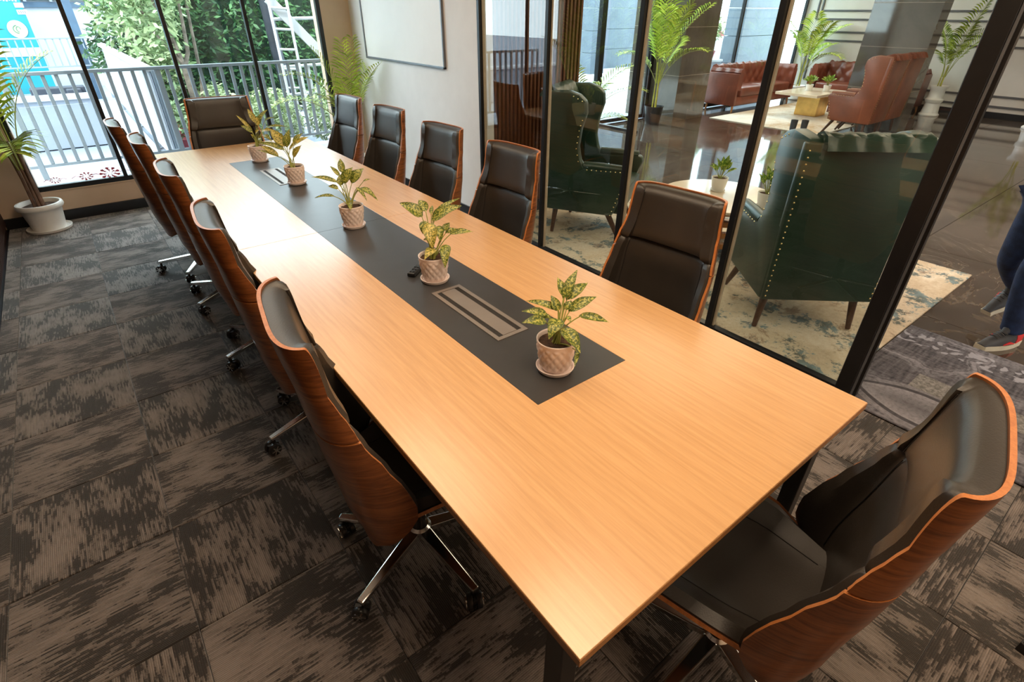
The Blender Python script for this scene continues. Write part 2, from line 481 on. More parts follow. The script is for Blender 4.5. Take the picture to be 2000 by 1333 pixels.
M['tan_leather'] = plain('chestnut_leather', (0.22, 0.066, 0.032), 0.36, 0, 0.55, 0.25, 4, 0.06, 120)
M['sofa_leather'] = plain('russet_leather', (0.19, 0.052, 0.028), 0.32, 0, 0.55, 0.25, 4)
M['nail'] = plain('brass_nailhead', (0.85, 0.66, 0.32), 0.25, 0.9)
M['dark_leg'] = wood('dark_walnut_leg', (0.045, 0.018, 0.009), (0.11, 0.048, 0.025), 'z', 3, 0.35)
M['tan_leg'] = wood('tan_wood_leg', (0.32, 0.13, 0.04), (0.5, 0.22, 0.07), 'z', 3, 0.4)
M['rug_cream'] = rug_mat('cream_abstract_rug', 'cream')
RUGC, RUGP = (2.87 - 3.226, 0.02 + 0.749), (3.14 - 3.226, -0.10 + 0.749)
M['rug_grey'] = rug_mat('grey_patchwork_rug', 'grey')
M['rug_light'] = rug_mat('cream_tan_rug', 'light')
M['stone_cream'] = plain('cream_stone_top', (0.78, 0.66, 0.52), 0.12, 0, 0.5, 0.06, 3)
M['gold'] = plain('brushed_gold', (0.80, 0.50, 0.16), 0.28, 0.85, 0.5, 0.2, 6)
M['lobby_wall'] = plain('warm_grey_wall', (0.60, 0.56, 0.50), 0.6, var=0.02)
M['mould'] = plain('dark_grey_moulding', (0.085, 0.082, 0.085), 0.5)
_t = NT('polished_grey_tile')
_v = _t.coords()
_t.color(_t.ramp(_t.noise(_v, 1.5, 6, 0.6, 0.8), [(0.3, (0.085, 0.070, 0.055)), (0.7, (0.15, 0.125, 0.10))]))
M['column'] = _t.set(0.05, 0, 0.8)
M['jeans'] = plain('dark_blue_denim', (0.012, 0.028, 0.085), 0.8, var=0.5, scale=14, bump=0.4, bscale=180)
M['jacket'] = plain('navy_jacket_cloth', (0.010, 0.013, 0.024), 0.7, var=0.3, bump=0.2)
M['skin'] = plain('skin', (0.42, 0.22, 0.14), 0.5, var=0.08)
M['hair'] = plain('black_hair', (0.01, 0.008, 0.007), 0.5)
M['shoe_dark'] = plain('charcoal_shoe_upper', (0.045, 0.046, 0.052), 0.6, var=0.3, bump=0.2)
M['shoe_red'] = plain('red_shoe_trim', (0.62, 0.02, 0.025), 0.5)
M['shoe_sole'] = plain('cream_rubber_sole', (0.72, 0.66, 0.52), 0.6)
M['rail'] = plain('grey_painted_steel', (0.19, 0.23, 0.27), 0.45, 0, 0.5, 0.05)
M['rail_white'] = plain('white_painted_steel', (0.42, 0.43, 0.45), 0.45, 0, 0.5, 0.03)
M['render_white'] = plain('white_render', (0.36, 0.38, 0.42), 0.85, var=0.04, scale=2)
M['render_grey'] = plain('pale_grey_render', (0.22, 0.25, 0.30), 0.85, var=0.06, scale=2)
M['pave'] = plain('white_paving', (0.46, 0.47, 0.50), 0.8, var=0.04, scale=3)
M['cyan'] = plain('turquoise_banner', (0.0, 0.20, 0.25), 0.5, var=0.12, scale=0.8)
M['banner_white'] = plain('white_print', (0.46, 0.47, 0.47), 0.5, var=0.02)
M['badge'] = plain('cream_badge', (0.36, 0.38, 0.22), 0.5, var=0.04)
M['badge_green'] = plain('green_print', (0.07, 0.18, 0.12), 0.5)
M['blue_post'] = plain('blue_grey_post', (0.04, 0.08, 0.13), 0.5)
M['dark_pole'] = plain('dark_grey_pole', (0.022, 0.028, 0.042), 0.5, var=0.2)
M['bark'] = plain('pale_bark', (0.16, 0.135, 0.11), 0.9, var=0.4, scale=14, bump=0.6)
M['tree_leaf'] = green('light_tree_leaf', (0.10, 0.19, 0.07), (0.40, 0.50, 0.27), 1.5)
M['hedge_leaf'] = green('dark_hedge_leaf', (0.012, 0.05, 0.022), (0.075, 0.17, 0.06), 1.2)
M['bush_leaf'] = green('pale_bush_leaf', (0.20, 0.28, 0.12), (0.55, 0.62, 0.38), 2)
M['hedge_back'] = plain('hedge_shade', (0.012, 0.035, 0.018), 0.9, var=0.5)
M['pink_pot'] = plain('rose_red_planter', (0.36, 0.07, 0.085), 0.6, var=0.15)
M['stone_blue'] = plain('blue_grey_stone', (0.075, 0.10, 0.13), 0.45, var=0.15, scale=3)
M['flower'] = plain('red_flower_sticker', (0.62, 0.10, 0.16), 0.6)
M['ink'] = plain('grey_print', (0.12, 0.13, 0.15), 0.6)
M['canopy_red'] = plain('red_canopy', (0.35, 0.07, 0.07), 0.6)  # flat red of the canopy roof
M['bowl'] = plain('pale_bowl', (0.7, 0.66, 0.58), 0.4)
M['hide'] = plain('light_oak_drawer', (0.62, 0.36, 0.14), 0.35)

# ================================================================== the room shell
XL, XR, YW, ZC = -0.90, 2.72, 6.198, 2.9      # left wall, right wall, window wall, ceiling
YF = -2.6                                      # wall behind the camera
# floor of carpet tiles, half a metre square, laid quarter-turn
floor = struct(obj('floor', MB().box((0.86, 1.85, -0.036), (3.62, 9.0, 0.048)), M['black_base']), 'carpet tile floor of the meeting room')
full = MB().box((0, 0, 0), (0.4975, 0.4975, 0.012)).mesh('carpet_tile', M['carpet'], bevel=0.002, seg=1)
_tx0, _ty0 = -0.789 - 0.5, 3.071 + 0.5 * 7
for i in range(9):
    for j in range(18):
        x0, x1 = max(_tx0 + 0.5 * i, XL + 0.02), min(_tx0 + 0.5 * (i + 1), 2.65)
        y1, y0 = min(_ty0 - 0.5 * j, YW), max(_ty0 - 0.5 * (j + 1), YF)
        if x1 - x0 < 0.02 or y1 - y0 < 0.02:
            continue
        turn = (i + j) % 2
        # the grain of the mesh runs along its local y
        rz = (PI / 2 if turn else 0) + PI * rng.randint(0, 1)
        if x1 - x0 > 0.49 and y1 - y0 > 0.49:
            me = full
        else:
            sx, sy = x1 - x0 - 0.0025, y1 - y0 - 0.0025
            me = MB().box((0, 0, 0), (sy, sx, 0.012) if turn else (sx, sy, 0.012)).mesh('carpet_tile', M['carpet'], bevel=0.002, seg=1)
        obj('carpet_tile', me, None, floor, loc=((x0 + x1) / 2, (y0 + y1) / 2, -0.006), rz=rz)
struct(obj('ceiling', MB().box((0.9, 1.8, ZC + 0.03), (3.9, 9.0, 0.06)), M['ceiling']))
# left wall with a dark slatted lining
wl = struct(obj('wall_left', MB().box((XL - 0.05, 1.85, ZC / 2), (0.10, 9.1, ZC + 0.12)), M['slat_dark']), 'dark slatted wall panel at the far left')
sl = MB().box((0, 0, 0), (0.02, 0.032, ZC - 0.1)).mesh('slat', M['slat_dark'], bevel=0.003, seg=1)
for k in range(76):
    obj('slat', sl, None, wl, loc=(XL + 0.009, YW - 0.03 - 0.045 * k, ZC / 2))
struct(obj('wall_front', MB().box((0.9, YF - 0.05, ZC / 2), (3.9, 0.1, ZC)), M['wall_beige']))
# window wall: beige piers, low sill wall, head
SILL = 0.285
wb = MB()
wb.box(((XL - 0.545) / 2, YW + 0.08, ZC / 2), (-0.545 - XL, 0.16, ZC))
wb.box(((2.36 + XR) / 2 + 0.06, YW + 0.08, ZC / 2), (XR - 2.36 + 0.12, 0.16, ZC))
wb.box((0.9, YW + 0.08, SILL / 2), (2.95, 0.16, SILL))
wb.box((0.9, YW + 0.08, (2.62 + ZC) / 2), (2.95, 0.16, ZC - 2.62))
wback = struct(obj('wall_back', wb, M['wall_beige']), 'beige window wall with a low sill')
obj('sill_nosing', MB().box((0.92, YW - 0.002, SILL - 0.006), (2.86, 0.012, 0.012)), M['wall_beige'], wback, bevel=0.003)
struct(obj('baseboard_back', MB().box((0.91, YW - 0.008, 0.048), (3.6, 0.016, 0.096)), M['black_base'], bevel=0.003))
# window
win = thing('window_1', 'wide black framed window overlooking a railed balcony', 'window', (0, YW + 0.02, 0)); struct(win); del win['category']
_fr = MB()
_fr.box((0.905, 0, SILL + 0.022), (2.92, 0.05, 0.044)); _fr.box((0.905, 0, 2.60), (2.92, 0.05, 0.044))
_fr.box((-0.566, 0, (SILL + 2.62) / 2), (0.045, 0.05, 2.62 - SILL)); _fr.box((2.372, 0, (SILL + 2.62) / 2), (0.045, 0.05, 2.62 - SILL))
obj('window_frame', _fr, M['frame'], win, bevel=0.003)
_mu = MB().box((0, 0, 0), (0.034, 0.05, 2.62 - SILL - 0.06)).mesh('mullion', M['frame'], bevel=0.003)
for x in (0.149, 0.882, 1.617):
    obj('mullion', _mu, None, win, loc=(x, 0, (SILL + 2.62) / 2))
for x0, x1 in ((-0.545, 0.132), (0.166, 0.865), (0.899, 1.60), (1.634, 2.35)):
    obj('window_pane', MB().box(((x0 + x1) / 2, 0.005, (SILL + 2.62) / 2), (x1 - x0, 0.008, 2.62 - SILL - 0.08)), M['glass'], win)
# white wall on the right with its dark skirting
wr = struct(obj('wall_right', MB().box((XR + 0.07, (3.70 + YW) / 2 + 0.05, ZC / 2), (0.14, YW - 3.70 + 0.1, ZC)), M['wall_white']), 'white wall with a whiteboard')
struct(obj('baseboard_right', MB().box((XR - 0.007, (3.70 + YW) / 2, 0.05), (0.014, YW - 3.70, 0.1)), M['black_base'], bevel=0.003))
# right wall behind the camera, beyond the doorway
struct(obj('wall_right_front', MB().box((XR + 0.05, -2.05, ZC / 2), (0.1, 1.1, ZC)), M['wall_white']))
struct(obj('wall_right_head', MB().box((XR + 0.05, 1.05, (2.6 + ZC) / 2), (0.1, 5.3, ZC - 2.6)), M['wall_white']))

# glass partition to the lobby
gp = thing('window_2', 'black framed glass partition between meeting room and lobby', 'window', (XR, 0, 0)); struct(gp); del gp['category']
_mu = MB().box((0, 0, 0), (0.05, 0.034, 2.56)).mesh('mullion', M['frame'], bevel=0.003)
_se = MB().box((0, 0, 0), (0.022, 0.012, 2.54)).mesh('seal_strip', M['seal'], bevel=0.002)
for y in (3.672, 2.848, 2.023, 1.193):
    o = obj('mullion', _mu, None, gp, loc=(0, y, 1.30))
    obj('seal_strip', _se, None, o, loc=(0.012, -0.024, 0))
obj('bottom_rail', MB().box((0, 2.02, 0.018), (0.05, 3.33, 0.036)), M['frame'], gp, bevel=0.003)
obj('top_rail', MB().box((0, 2.02, 2.58), (0.05, 3.33, 0.04)), M['frame'], gp, bevel=0.003)
for y0, y1 in ((2.87, 3.655), (2.045, 2.83), (1.215, 2.005), (0.40, 1.175)):
    obj('glass_pane', MB().box((0.003, (y0 + y1) / 2, 1.30), (0.010, y1 - y0, 2.53)), M['glass2'], gp)
post = obj('door_post', MB().box((0, 0.355, 1.30), (0.06, 0.075, 2.6)), M['black_metal'], gp, bevel=0.004)
obj('seal_strip', MB().box((-0.012, 0.311, 1.30), (0.012, 0.010, 2.58)), M['alu'], post)
obj('rebate', MB().box((0.008, 0.303, 1.30), (0.03, 0.022, 2.58)), M['black_metal'], post)

# whiteboard
wbd = thing('whiteboard', 'large whiteboard with a thin grey frame on the white wall', 'whiteboard', (XR - 0.008, 5.04, 1.88))
obj('writing_panel', MB().box((0, 0, 0), (0.010, 1.60, 1.16)), M['board'], wbd)
_b = MB()
for z in (-0.59, 0.59):
    _b.box((-0.004, 0, z), (0.022, 1.64, 0.02))
for y in (-0.81, 0.81):
    _b.box((-0.004, y, 0), (0.022, 0.02, 1.2))
obj('frame', _b, M['alu'], wbd, bevel=0.003)

# ================================================================== the lobby shell
lf = struct(obj('floor', MB().box((8.4, 1.2, -0.05), (11.6, 11.0, 0.04)), M['grout']), 'polished dark marble floor of the lobby')
_sz = 1.395
for i in range(-1, 9):
    for j in range(-4, 5):
        x0 = 5.43 + _sz * (i - 2); y0 = 0.93 + _sz * (j - 1)
        xa, xb = max(x0, 2.655), min(x0 + _sz, 13.95); ya, yb = max(y0, -4.2), min(y0 + _sz, 6.66)
        if xb - xa < 0.03 or yb - ya < 0.03:
            continue
        obj('floor_tile', MB().box((0, 0, 0), (xb - xa - 0.005, yb - ya - 0.005, 0.03)), M['marble'], lf, loc=((xa + xb) / 2, (ya + yb) / 2, -0.015))
struct(obj('ceiling', MB().box((8.4, 1.2, 3.03), (11.6, 11.2, 0.06)), M['ceiling']))
struct(obj('wall_lobby_front', MB().box((8.4, -4.25, 1.5), (11.6, 0.1, 3.0)), M['lobby_wall']))
# far wall with panel mouldings
fw = struct(obj('wall_far', MB().box((13.98, 1.2, 1.5), (0.1, 11.0, 3.0)), M['lobby_wall']), 'pale panelled wall at the far end of the lobby')
def moulding(y0, y1, z0, z1):
    b = MB(); t = 0.035
    b.box((0, (y0 + y1) / 2, z0), (0.03, y1 - y0, t)); b.box((0, (y0 + y1) / 2, z1), (0.03, y1 - y0, t))
    b.box((0, y0, (z0 + z1) / 2), (0.03, t, z1 - z0)); b.box((0, y1, (z0 + z1) / 2), (0.03, t, z1 - z0))
    obj('panel_moulding', b, M['mould'], fw, loc=(13.92, 0, 0), bevel=0.004)
for y0, y1, z0, z1 in ((-3.9, 6.43, 1.59, 2.80), (-3.74, 6.34, 1.75, 2.64), (-3.9, 6.43, 0.20, 1.35), (-3.74, 6.34, 0.375, 1.185)):
    moulding(y0, y1, z0, z1)
struct(obj('baseboard_far', MB().box((13.915, 1.2, 0.055), (0.03, 11.0, 0.11)), M['black_base'], bevel=0.004))
# slatted wall closing the seating corner behind the glass
sw = struct(obj('wall_slatted', MB().box((3.37, 3.79, 1.5), (1.02, 0.12, 3.0)), M['slat_dark']), 'brown slatted wall behind the green armchair')
sl = MB().box((0, 0, 0), (0.024, 0.03, 2.9)).mesh('slat', M['slat'], bevel=0.003, seg=1)
for k in range(23):
    obj('slat', sl, None, sw, loc=(2.885 + 0.0445 * k, 3.715, 1.55))
struct(obj('baseboard_slatted', MB().box((3.37, 3.708, 0.04), (1.02, 0.05, 0.08)), M['black_base']))
# wall running back from the slats to the entrance front, and the room's outer wall
struct(obj('wall_lobby_left', MB().box((2.92, 5.2, 1.5), (0.1, 2.9, 3.0)), M['lobby_wall']))
# polished columns
c1 = struct(obj('column_1', MB().box((9.1, 6.6, 1.5), (0.92, 1.14, 3.0)), M['column']), 'polished stone column beside the tall palm')
for z in (0.75, 1.5, 2.25):
    obj('joint', MB().box((9.1, 6.6, z), (0.926, 1.146, 0.006)), M['grout'], c1)
c2 = struct(obj('column_2', MB().box((11.1, 3.60, 1.5), (0.36, 1.0, 3.0)), M['column']), 'polished grey column behind the tan wing chair')
for z in (0.62, 1.24, 1.86, 2.48):
    obj('joint', MB().box((11.1, 3.60, z), (0.364, 1.004, 0.006)), M['grout'], c2)
# entrance front: black posts, panes
en = thing('window_3', 'glazed black framed entrance front with daylight behind', 'window', (0, 6.66, 0)); struct(en); del en['category']
for x, w in ((3.02, 0.06), (5.2, 0.06), (7.24, 0.11), (8.58, 0.09)):
    obj('post', MB().box((x, 0, 1.5), (w, 0.09, 3.0)), M['frame'], en, bevel=0.003)
obj('threshold', MB().box((5.1, 0, 0.02), (4.2, 0.09, 0.04)), M['frame'], en)
for x0, x1 in ((3.05, 5.17), (5.23, 7.185)):
    obj('window_pane', MB().box(((x0 + x1) / 2, 0, 1.5), (x1 - x0, 0.01, 2.9)), M['glass'], en)
# one glazed door leaf and the low frame at its foot
dr = thing('door_1', 'glass entrance door leaf in a black frame', 'door', (7.35, 6.63, 0)); struct(dr); del dr['category']
obj('door_pane', MB().box((0.57, 0.0, 1.3), (1.08, 0.012, 2.5)), M['glass'], dr)
_b = MB().box((0.57, 0, 0.04), (1.14, 0.03, 0.06)).box((0.57, 0, 2.58), (1.14, 0.03, 0.06)).box((1.13, 0, 1.3), (0.03, 0.03, 2.5))
obj('door_frame', _b, M['frame'], dr)
struct(obj('trim_1', MB().box((7.25, 6.15, 0.02), (0.07, 0.92, 0.04)), M['frame'], bevel=0.004))
# lounge windows behind the sofa
lw = thing('window_4', 'tall lounge window behind the russet sofa', 'window', (0, 6.70, 0)); struct(lw); del lw['category']
for x in (9.6, 11.35, 12.9, 13.88):
    obj('mullion', MB().box((x, 0, 1.5), (0.05, 0.06, 3.0)), M['frame'], lw)
for x0, x1 in ((9.62, 11.32), (11.38, 12.87), (12.93, 13.85)):
    obj('window_pane', MB().box(((x0 + x1) / 2, 0, 1.55), (x1 - x0, 0.01, 2.8)), M['glass'], lw)
obj('bottom_rail', MB().box((11.75, 0, 0.04), (4.3, 0.06, 0.08)), M['frame'], lw)

# ================================================================== conference table
TX0, TX1, TL, TH = 0.336, 1.526, 4.845, 0.75
SX0, SX1, SY0, SY1, SEAM = 0.741, 1.123, 0.593, 4.190, 2.367
tb = thing('conference_table', 'long golden oak conference table with a charcoal centre strip', 'table', (0, 0, 0))
def chamfer_top(x0, x1, y0, y1, hole=None, cham=()):
    """a board 25 mm thick; the sides named in cham are cut back underneath"""
    b = MB(); t = 0.026
    if hole is None:
        b.box(((x0 + x1) / 2, (y0 + y1) / 2, TH - t / 2), (x1 - x0, y1 - y0, t))
    return b
for (ya, yb, sa, sb) in ((0.0, SEAM - 0.0008, SY0, SEAM - 0.0008), (SEAM + 0.0008, TL, SEAM + 0.0008, SY1)):
    # two long boards and the end board of each half
    t = 0.026
    top = MB()
    b = top
    def plate(x0, x1, y0, y1):
        b.box(((x0 + x1) / 2, (y0 + y1) / 2, TH - t / 2), (x1 - x0, y1 - y0, t))
    # one U-shaped board: outline with the strip cut out
    if ya == 0.0:
        outl = [(TX0, ya), (TX1, ya), (TX1, yb), (SX1, yb), (SX1, sa), (SX0, sa), (SX0, yb), (TX0, yb)]
    else:
        outl = [(TX0, ya), (SX0, ya), (SX0, sb), (SX1, sb), (SX1, ya), (TX1, ya), (TX1, yb), (TX0, yb)]
    top.poly(outl, t, 'z', TH - t / 2)
    o = obj('tabletop', top, [M['oak']], tb, bevel=0.0012, seg=1)
    obj('centre_strip', MB().box(((SX0 + SX1) / 2, (sa + sb) / 2, TH - 0.0125), (SX1 - SX0 - 0.0016, sb - sa - 0.0012, 0.0242)), M['strip'], tb)
# darker edging under the lip
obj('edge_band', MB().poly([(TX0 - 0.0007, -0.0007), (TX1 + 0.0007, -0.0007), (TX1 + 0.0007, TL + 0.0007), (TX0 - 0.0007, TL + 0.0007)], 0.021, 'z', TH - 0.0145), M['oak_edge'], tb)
# cable boxes set in the strip
for k, (bx0, bx1, by0, by1) in enumerate(((0.856, 0.992, 0.945, 1.404), (0.860, 0.996, 3.365, 3.824))):
    cx, cy, w, l = (bx0 + bx1) / 2, (by0 + by1) / 2, bx1 - bx0, by1 - by0
    fr = MB(); z = TH + 0.0008
    e = 0.017
    fr.box((cx - w / 2 + e / 2, cy, z), (e, l, 0.0035)); fr.box((cx + w / 2 - e / 2, cy, z), (e, l, 0.0035))
    fr.box((cx, cy - l / 2 + e / 2, z), (w - 2 * e, e, 0.0035)); fr.box((cx, cy + l / 2 - e / 2, z), (w - 2 * e, e, 0.0035))
    bo = obj('cable_box', fr, M['box_metal'], tb)
    obj('flap', MB().box((cx, cy, z - 0.0002), (w - 2 * e - 0.040, l - 2 * e - 0.006, 0.003)), M['box_metal'], bo)
    for s in (-1, 1):
        obj('brush_seal', MB().box((cx + s * (w / 2 - e - 0.0095), cy, z - 0.0004), (0.019, l - 2 * e, 0.002)), M['brush'], bo)
# black steel legs and rails
for y in (0.085, SEAM, TL - 0.085):
    for x in (TX0 + 0.045, TX1 - 0.045):
        obj('leg', MB().box((x, y, 0.36), (0.05, 0.05, 0.72)), M['black_metal'], tb, bevel=0.003)
    obj('cross_rail', MB().box(((TX0 + TX1) / 2, y, 0.70), (TX1 - TX0 - 0.14, 0.04, 0.04)), M['black_metal'], tb)
for x in (TX0 + 0.2, TX1 - 0.2):
    obj('long_rail', MB().box((x, TL / 2, 0.70), (0.04, TL - 0.3, 0.04)), M['black_metal'], tb)

# remote control lying behind the second pot
rm = thing('remote_control', 'small black remote control lying on the charcoal strip', 'remote', (0.905, 1.625, TH), R(-52))
obj('body', MB().box((0, 0, 0.009), (0.034, 0.10, 0.017)), M['black_plastic'], rm, bevel=0.003)
for k in range(3):
    for s in (-1, 1):
        obj('button', MB().box((s * 0.007, -0.03 + 0.025 * k, 0.0185), (0.008, 0.010, 0.003)), M['black_metal'], rm)

# ================================================================== high-backed chairs
def lerp(tab, z):
    if z <= tab[0][0]:
        return tab[0][1]
    for (a, p), (b, q) in zip(tab, tab[1:]):
        if z <= b:
            t = (z - a) / (b - a); t = t * t * (3 - 2 * t) * 0.5 + t * 0.5
            return p + (q - p) * t
    return tab[-1][1]
CH = 1.10
XB = [(0.34, -0.205), (0.50, -0.243), (0.76, -0.274), (0.90, -0.290), (CH, -0.318)]
RIM = [(0.34, -0.185), (0.37, -0.140), (0.42, -0.098), (0.48, -0.068), (0.54, -0.066), (0.60, -0.086), (0.70, -0.130), (0.80, -0.176), (0.84, -0.188), (0.88, -0.200), (0.92, -0.216), (0.96, -0.230), (CH, -0.240)]
WID = [(0.34, 0.19), (0.37, 0.23), (0.42, 0.255), (0.50, 0.266), (0.62, 0.264), (0.80, 0.252), (0.87, 0.240), (0.94, 0.226), (1.02, 0.219), (CH, 0.215)]
def cap(z, z0, z1, r):
    """how much a rounded corner of radius r trims the half width at height z"""
    d = 0.0
    for e, s in ((z1, 1), (z0, -1)):
        k = r - abs(e - z) if (e - z) * s < r else 0
        if k > 0:
            d = max(d, r - math.sqrt(max(0, r * r - k * k)))
    return d
def back_point(u, z, w, off=0.0):
    a = u * PI / 2
    xb, rm_ = lerp(XB, z), lerp(RIM, z)
    s, c = math.sin(a), 1 - math.cos(a)
    y = w * math.copysign(abs(s) ** 0.74, s)
    x = xb + (rm_ - xb) * c ** 1.35
    # inward normal of the plan curve
    du = 0.02
    a2 = min(abs(u) + du, 1.0) * PI / 2; a1 = max(abs(u) - du, 0) * PI / 2
    def pt(q):
        return Vector((xb + (rm_ - xb) * (1 - math.cos(q)) ** 1.35, w * math.sin(q) ** 0.74 if q > 0 else 0.0))
    d = (pt(a2) - pt(a1))
    if d.length < 1e-6:
        d = Vector((0, 1))
    d.normalize()
    n = Vector((d.y, -d.x * (1 if u >= 0 else -1)))
    return Vector((x + n.x * off, y + n.y * off, z))
def zrow(z0, z1, n, soft=True):
    out = []
    for i in range(n + 1):
        t = i / n
        if soft:
            t = 0.5 - 0.5 * math.cos(PI * t)
        out.append(z0 + (z1 - z0) * t)
    return out
def shell_part(z0, z1, r_top, r_bot, n, nu=26, th=0.010):
    A = []; B = []
    for z in zrow(z0, z1, n):
        tr = max(cap(z, z0 - 9, z1, r_top) if r_top else 0, cap(z, z0, z1 + 9, r_bot) if r_bot else 0)
        w = lerp(WID, z) - tr
        us = [-1 + 2 * j / nu for j in range(nu + 1)]
        # a corner is rounded by stopping short of the rim
        f = 1.0 - tr * 1.2
        A.append([back_point(u * f, z, lerp(WID, z), 0.0) for u in us]); B.append([back_point(u * f, z, lerp(WID, z), th) for u in us])
    return MB().slab(A, B, 0, 1)
def pad_part(z0, z1, th, bulge, n=12, nu=26, base=0.0105, span=0.982, r=0.045):
    A = []; B = []
    for i, z in enumerate(zrow(z0, z1, n)):
        tr = cap(z, z0, z1, r)
        f = span - tr * 1.6
        ez = min(1.0, max(0.0, min(z - z0, z1 - z) / 0.03)); ez = math.sqrt(1 - (1 - ez) ** 2)
        ra, rb = [], []
        for j in range(nu + 1):
            u = (-1 + 2 * j / nu)
            eu = min(1.0, (1 - abs(u)) / 0.10); eu = math.sqrt(max(0, 1 - (1 - eu) ** 2))
            e = min(ez, eu)
            dip = 0.004 * math.exp(-((abs(u) - 0.66) / 0.05) ** 2)
            ra.append(back_point(u * f, z, lerp(WID, z), base))
            q = back_point(u * f, z, lerp(WID, z), base + 0.010 + (th - 0.010) * e + bulge * e * (1 - u * u) - dip)
            q.x += 0.013 * max(0.0, (abs(u) - 0.80) / 0.20) ** 0.5 * ez
            rb.append(q)
        A.append(ra); B.append(rb)
    return MB().slab(A, B, 0, 0)
def make_chair(label, loc, rz, group):
    t = thing('conference_chair', label, 'chair', loc, rz, group)
    up = obj('back_shell', shell_part(0.823, CH, 0.075, 0.0, 16), [M['walnut'], M['ply_edge']], t, smooth=True)
    lo = obj('lower_shell', shell_part(0.345, 0.817, 0.0, 0.07, 14), [M['walnut'], M['ply_edge']], t, smooth=True)
    hp = obj('headrest_pad', pad_part(0.855, CH - 0.006, 0.054, 0.004, r=0.055), M['leather'], t, smooth=True)
    lp = obj('back_pad', pad_part(0.400, 0.868, 0.034, 0.006, n=18, r=0.06), M['leather'], t, smooth=True)
    for pad, z0, z1, th in ((hp, 0.875, CH - 0.03, 0.051), (lp, 0.47, 0.845, 0.034)):
        for u in (-0.62, 0.62):
            pts = [back_point(u, z, lerp(WID, z), 0.0125 + th + 0.0018) for z in zrow(z0, z1, 12, False)]
            obj('seam', MB().tube(pts, 0.0013, 5), M['stitch'], pad)
    # piping round the headrest
    # seat shell and cushion
    A = []; B = []; Ct = []; Cb = []
    ns, nu = 16, 16
    for i in range(ns + 1):
        s = i / ns
        x = 0.285 - 0.475 * s
        zz = 0.395 - 0.055 * max(0, 1 - s / 0.22) ** 2 - 0.012 * s
        wr = 0.258 - 0.045 * max(0, 1 - s / 0.14) ** 2 - 0.13 * max(0, s - 0.6)
        a_, b_, ct, cb = [], [], [], []
        for j in range(nu + 1):
            u = -1 + 2 * j / nu
            side = 0.092 * abs(u) ** 4 * (min(1, 0.45 + 2.2 * s) if s < 0.6 else 1.0 - 1.9 * (s - 0.6))
            y = wr * u
            a_.append((x, y, zz + side)); b_.append((x, y * 0.985, zz + side + 0.012))
            f = math.sqrt(max(0, 1 - max(0, (abs(u) - 0.86) / 0.14) ** 2)) * math.sqrt(max(0, 1 - max(0, (0.10 - s) / 0.10) ** 2))
            cb.append((x + 0.004 - 0.016 * (1 - s), y * 0.955, zz + side * 0.9 + 0.0125)); ct.append((x + 0.004 - 0.016 * (1 - s), y * 0.95, zz + side * 0.9 + 0.018 + 0.046 * f))
        A.append(a_); B.append(b_); Ct.append(ct); Cb.append(cb)
    obj('seat_shell', MB().slab(A, B, 0, 1), [M['walnut'], M['ply_edge']], t, smooth=True)
    se = obj('seat_cushion', MB().slab(Ct, Cb, 0, 0), M['leather'], t, smooth=True)
    for u in (3, nu - 3):
        obj('seam', MB().tube([Vector(Ct[i][u]) + Vector((0, 0, 0.001)) for i in range(2, ns)], 0.0013, 5), M['stitch'], se)
    obj('tilt_mechanism', MB().box((0.0, 0, 0.355), (0.20, 0.14, 0.05)).box((-0.12, 0, 0.362), (0.10, 0.06, 0.022)), M['black_metal'], t, bevel=0.008)
    obj('gas_column', MB().lathe([(0.026, 0.115), (0.026, 0.24), (0.019, 0.241), (0.019, 0.335)], 16), M['black_metal'], t, smooth=True)
    obj('hub', MB().lathe([(0.030, 0.078), (0.042, 0.085), (0.042, 0.118), (0.032, 0.128)], 20), M['chrome'], t, smooth=True)
    return t
def wheel_meshes():
    w = MB().tube([(0, -0.010, 0), (0, 0.010, 0)], 0.029, 20).mesh('wheel', M['black_plastic'], True, 0.004)
    h = MB()
    for k in range(6):
        a = k * PI / 3
        h.bar((0.006 * math.cos(a), 0, 0.006 * math.sin(a)), (0.022 * math.cos(a), 0, 0.022 * math.sin(a)), 0.004, 0.006, w2=0.008)
    h.tube([(0, -0.002, 0), (0, 0.002, 0)], 0.007, 10)
    sp = h.mesh('wheel_spokes', M['chrome'])
    f = MB().lathe([(0.009, 0.03), (0.009, 0.062), (0.006, 0.075)], 10)
    f.box((-0.006, 0, 0.042), (0.05, 0.016, 0.022))
    fk = f.mesh('caster', M['black_plastic'], bevel=0.003)
    lg = MB().bar((0.034, 0, 0.104), (0.325, 0, 0.083), 0.046, 0.030, w2=0.026, h2=0.018).mesh('leg', M['chrome'], bevel=0.004)
    return w, sp, fk, lg
WHEEL, SPOKE, FORK, LEG = wheel_meshes()
def star(t, a0, swivel):
    for k in range(5):
        a = a0 + k * 2 * PI / 5
        obj('leg', LEG, None, t, rz=a)
        c = obj('caster', FORK, None, t, loc=(0.312 * math.cos(a), 0.312 * math.sin(a), 0.0), rz=swivel[k % len(swivel)])
        for s in (-1, 1):
            obj('wheel', WHEEL, None, c, loc=(-0.012, s * 0.0165, 0.0292))
            obj('wheel_spokes', SPOKE, None, c, loc=(-0.012, s * 0.0275, 0.0292))
GL, GR = 'chairs along the left side of the table', 'chairs along the right side of the table'
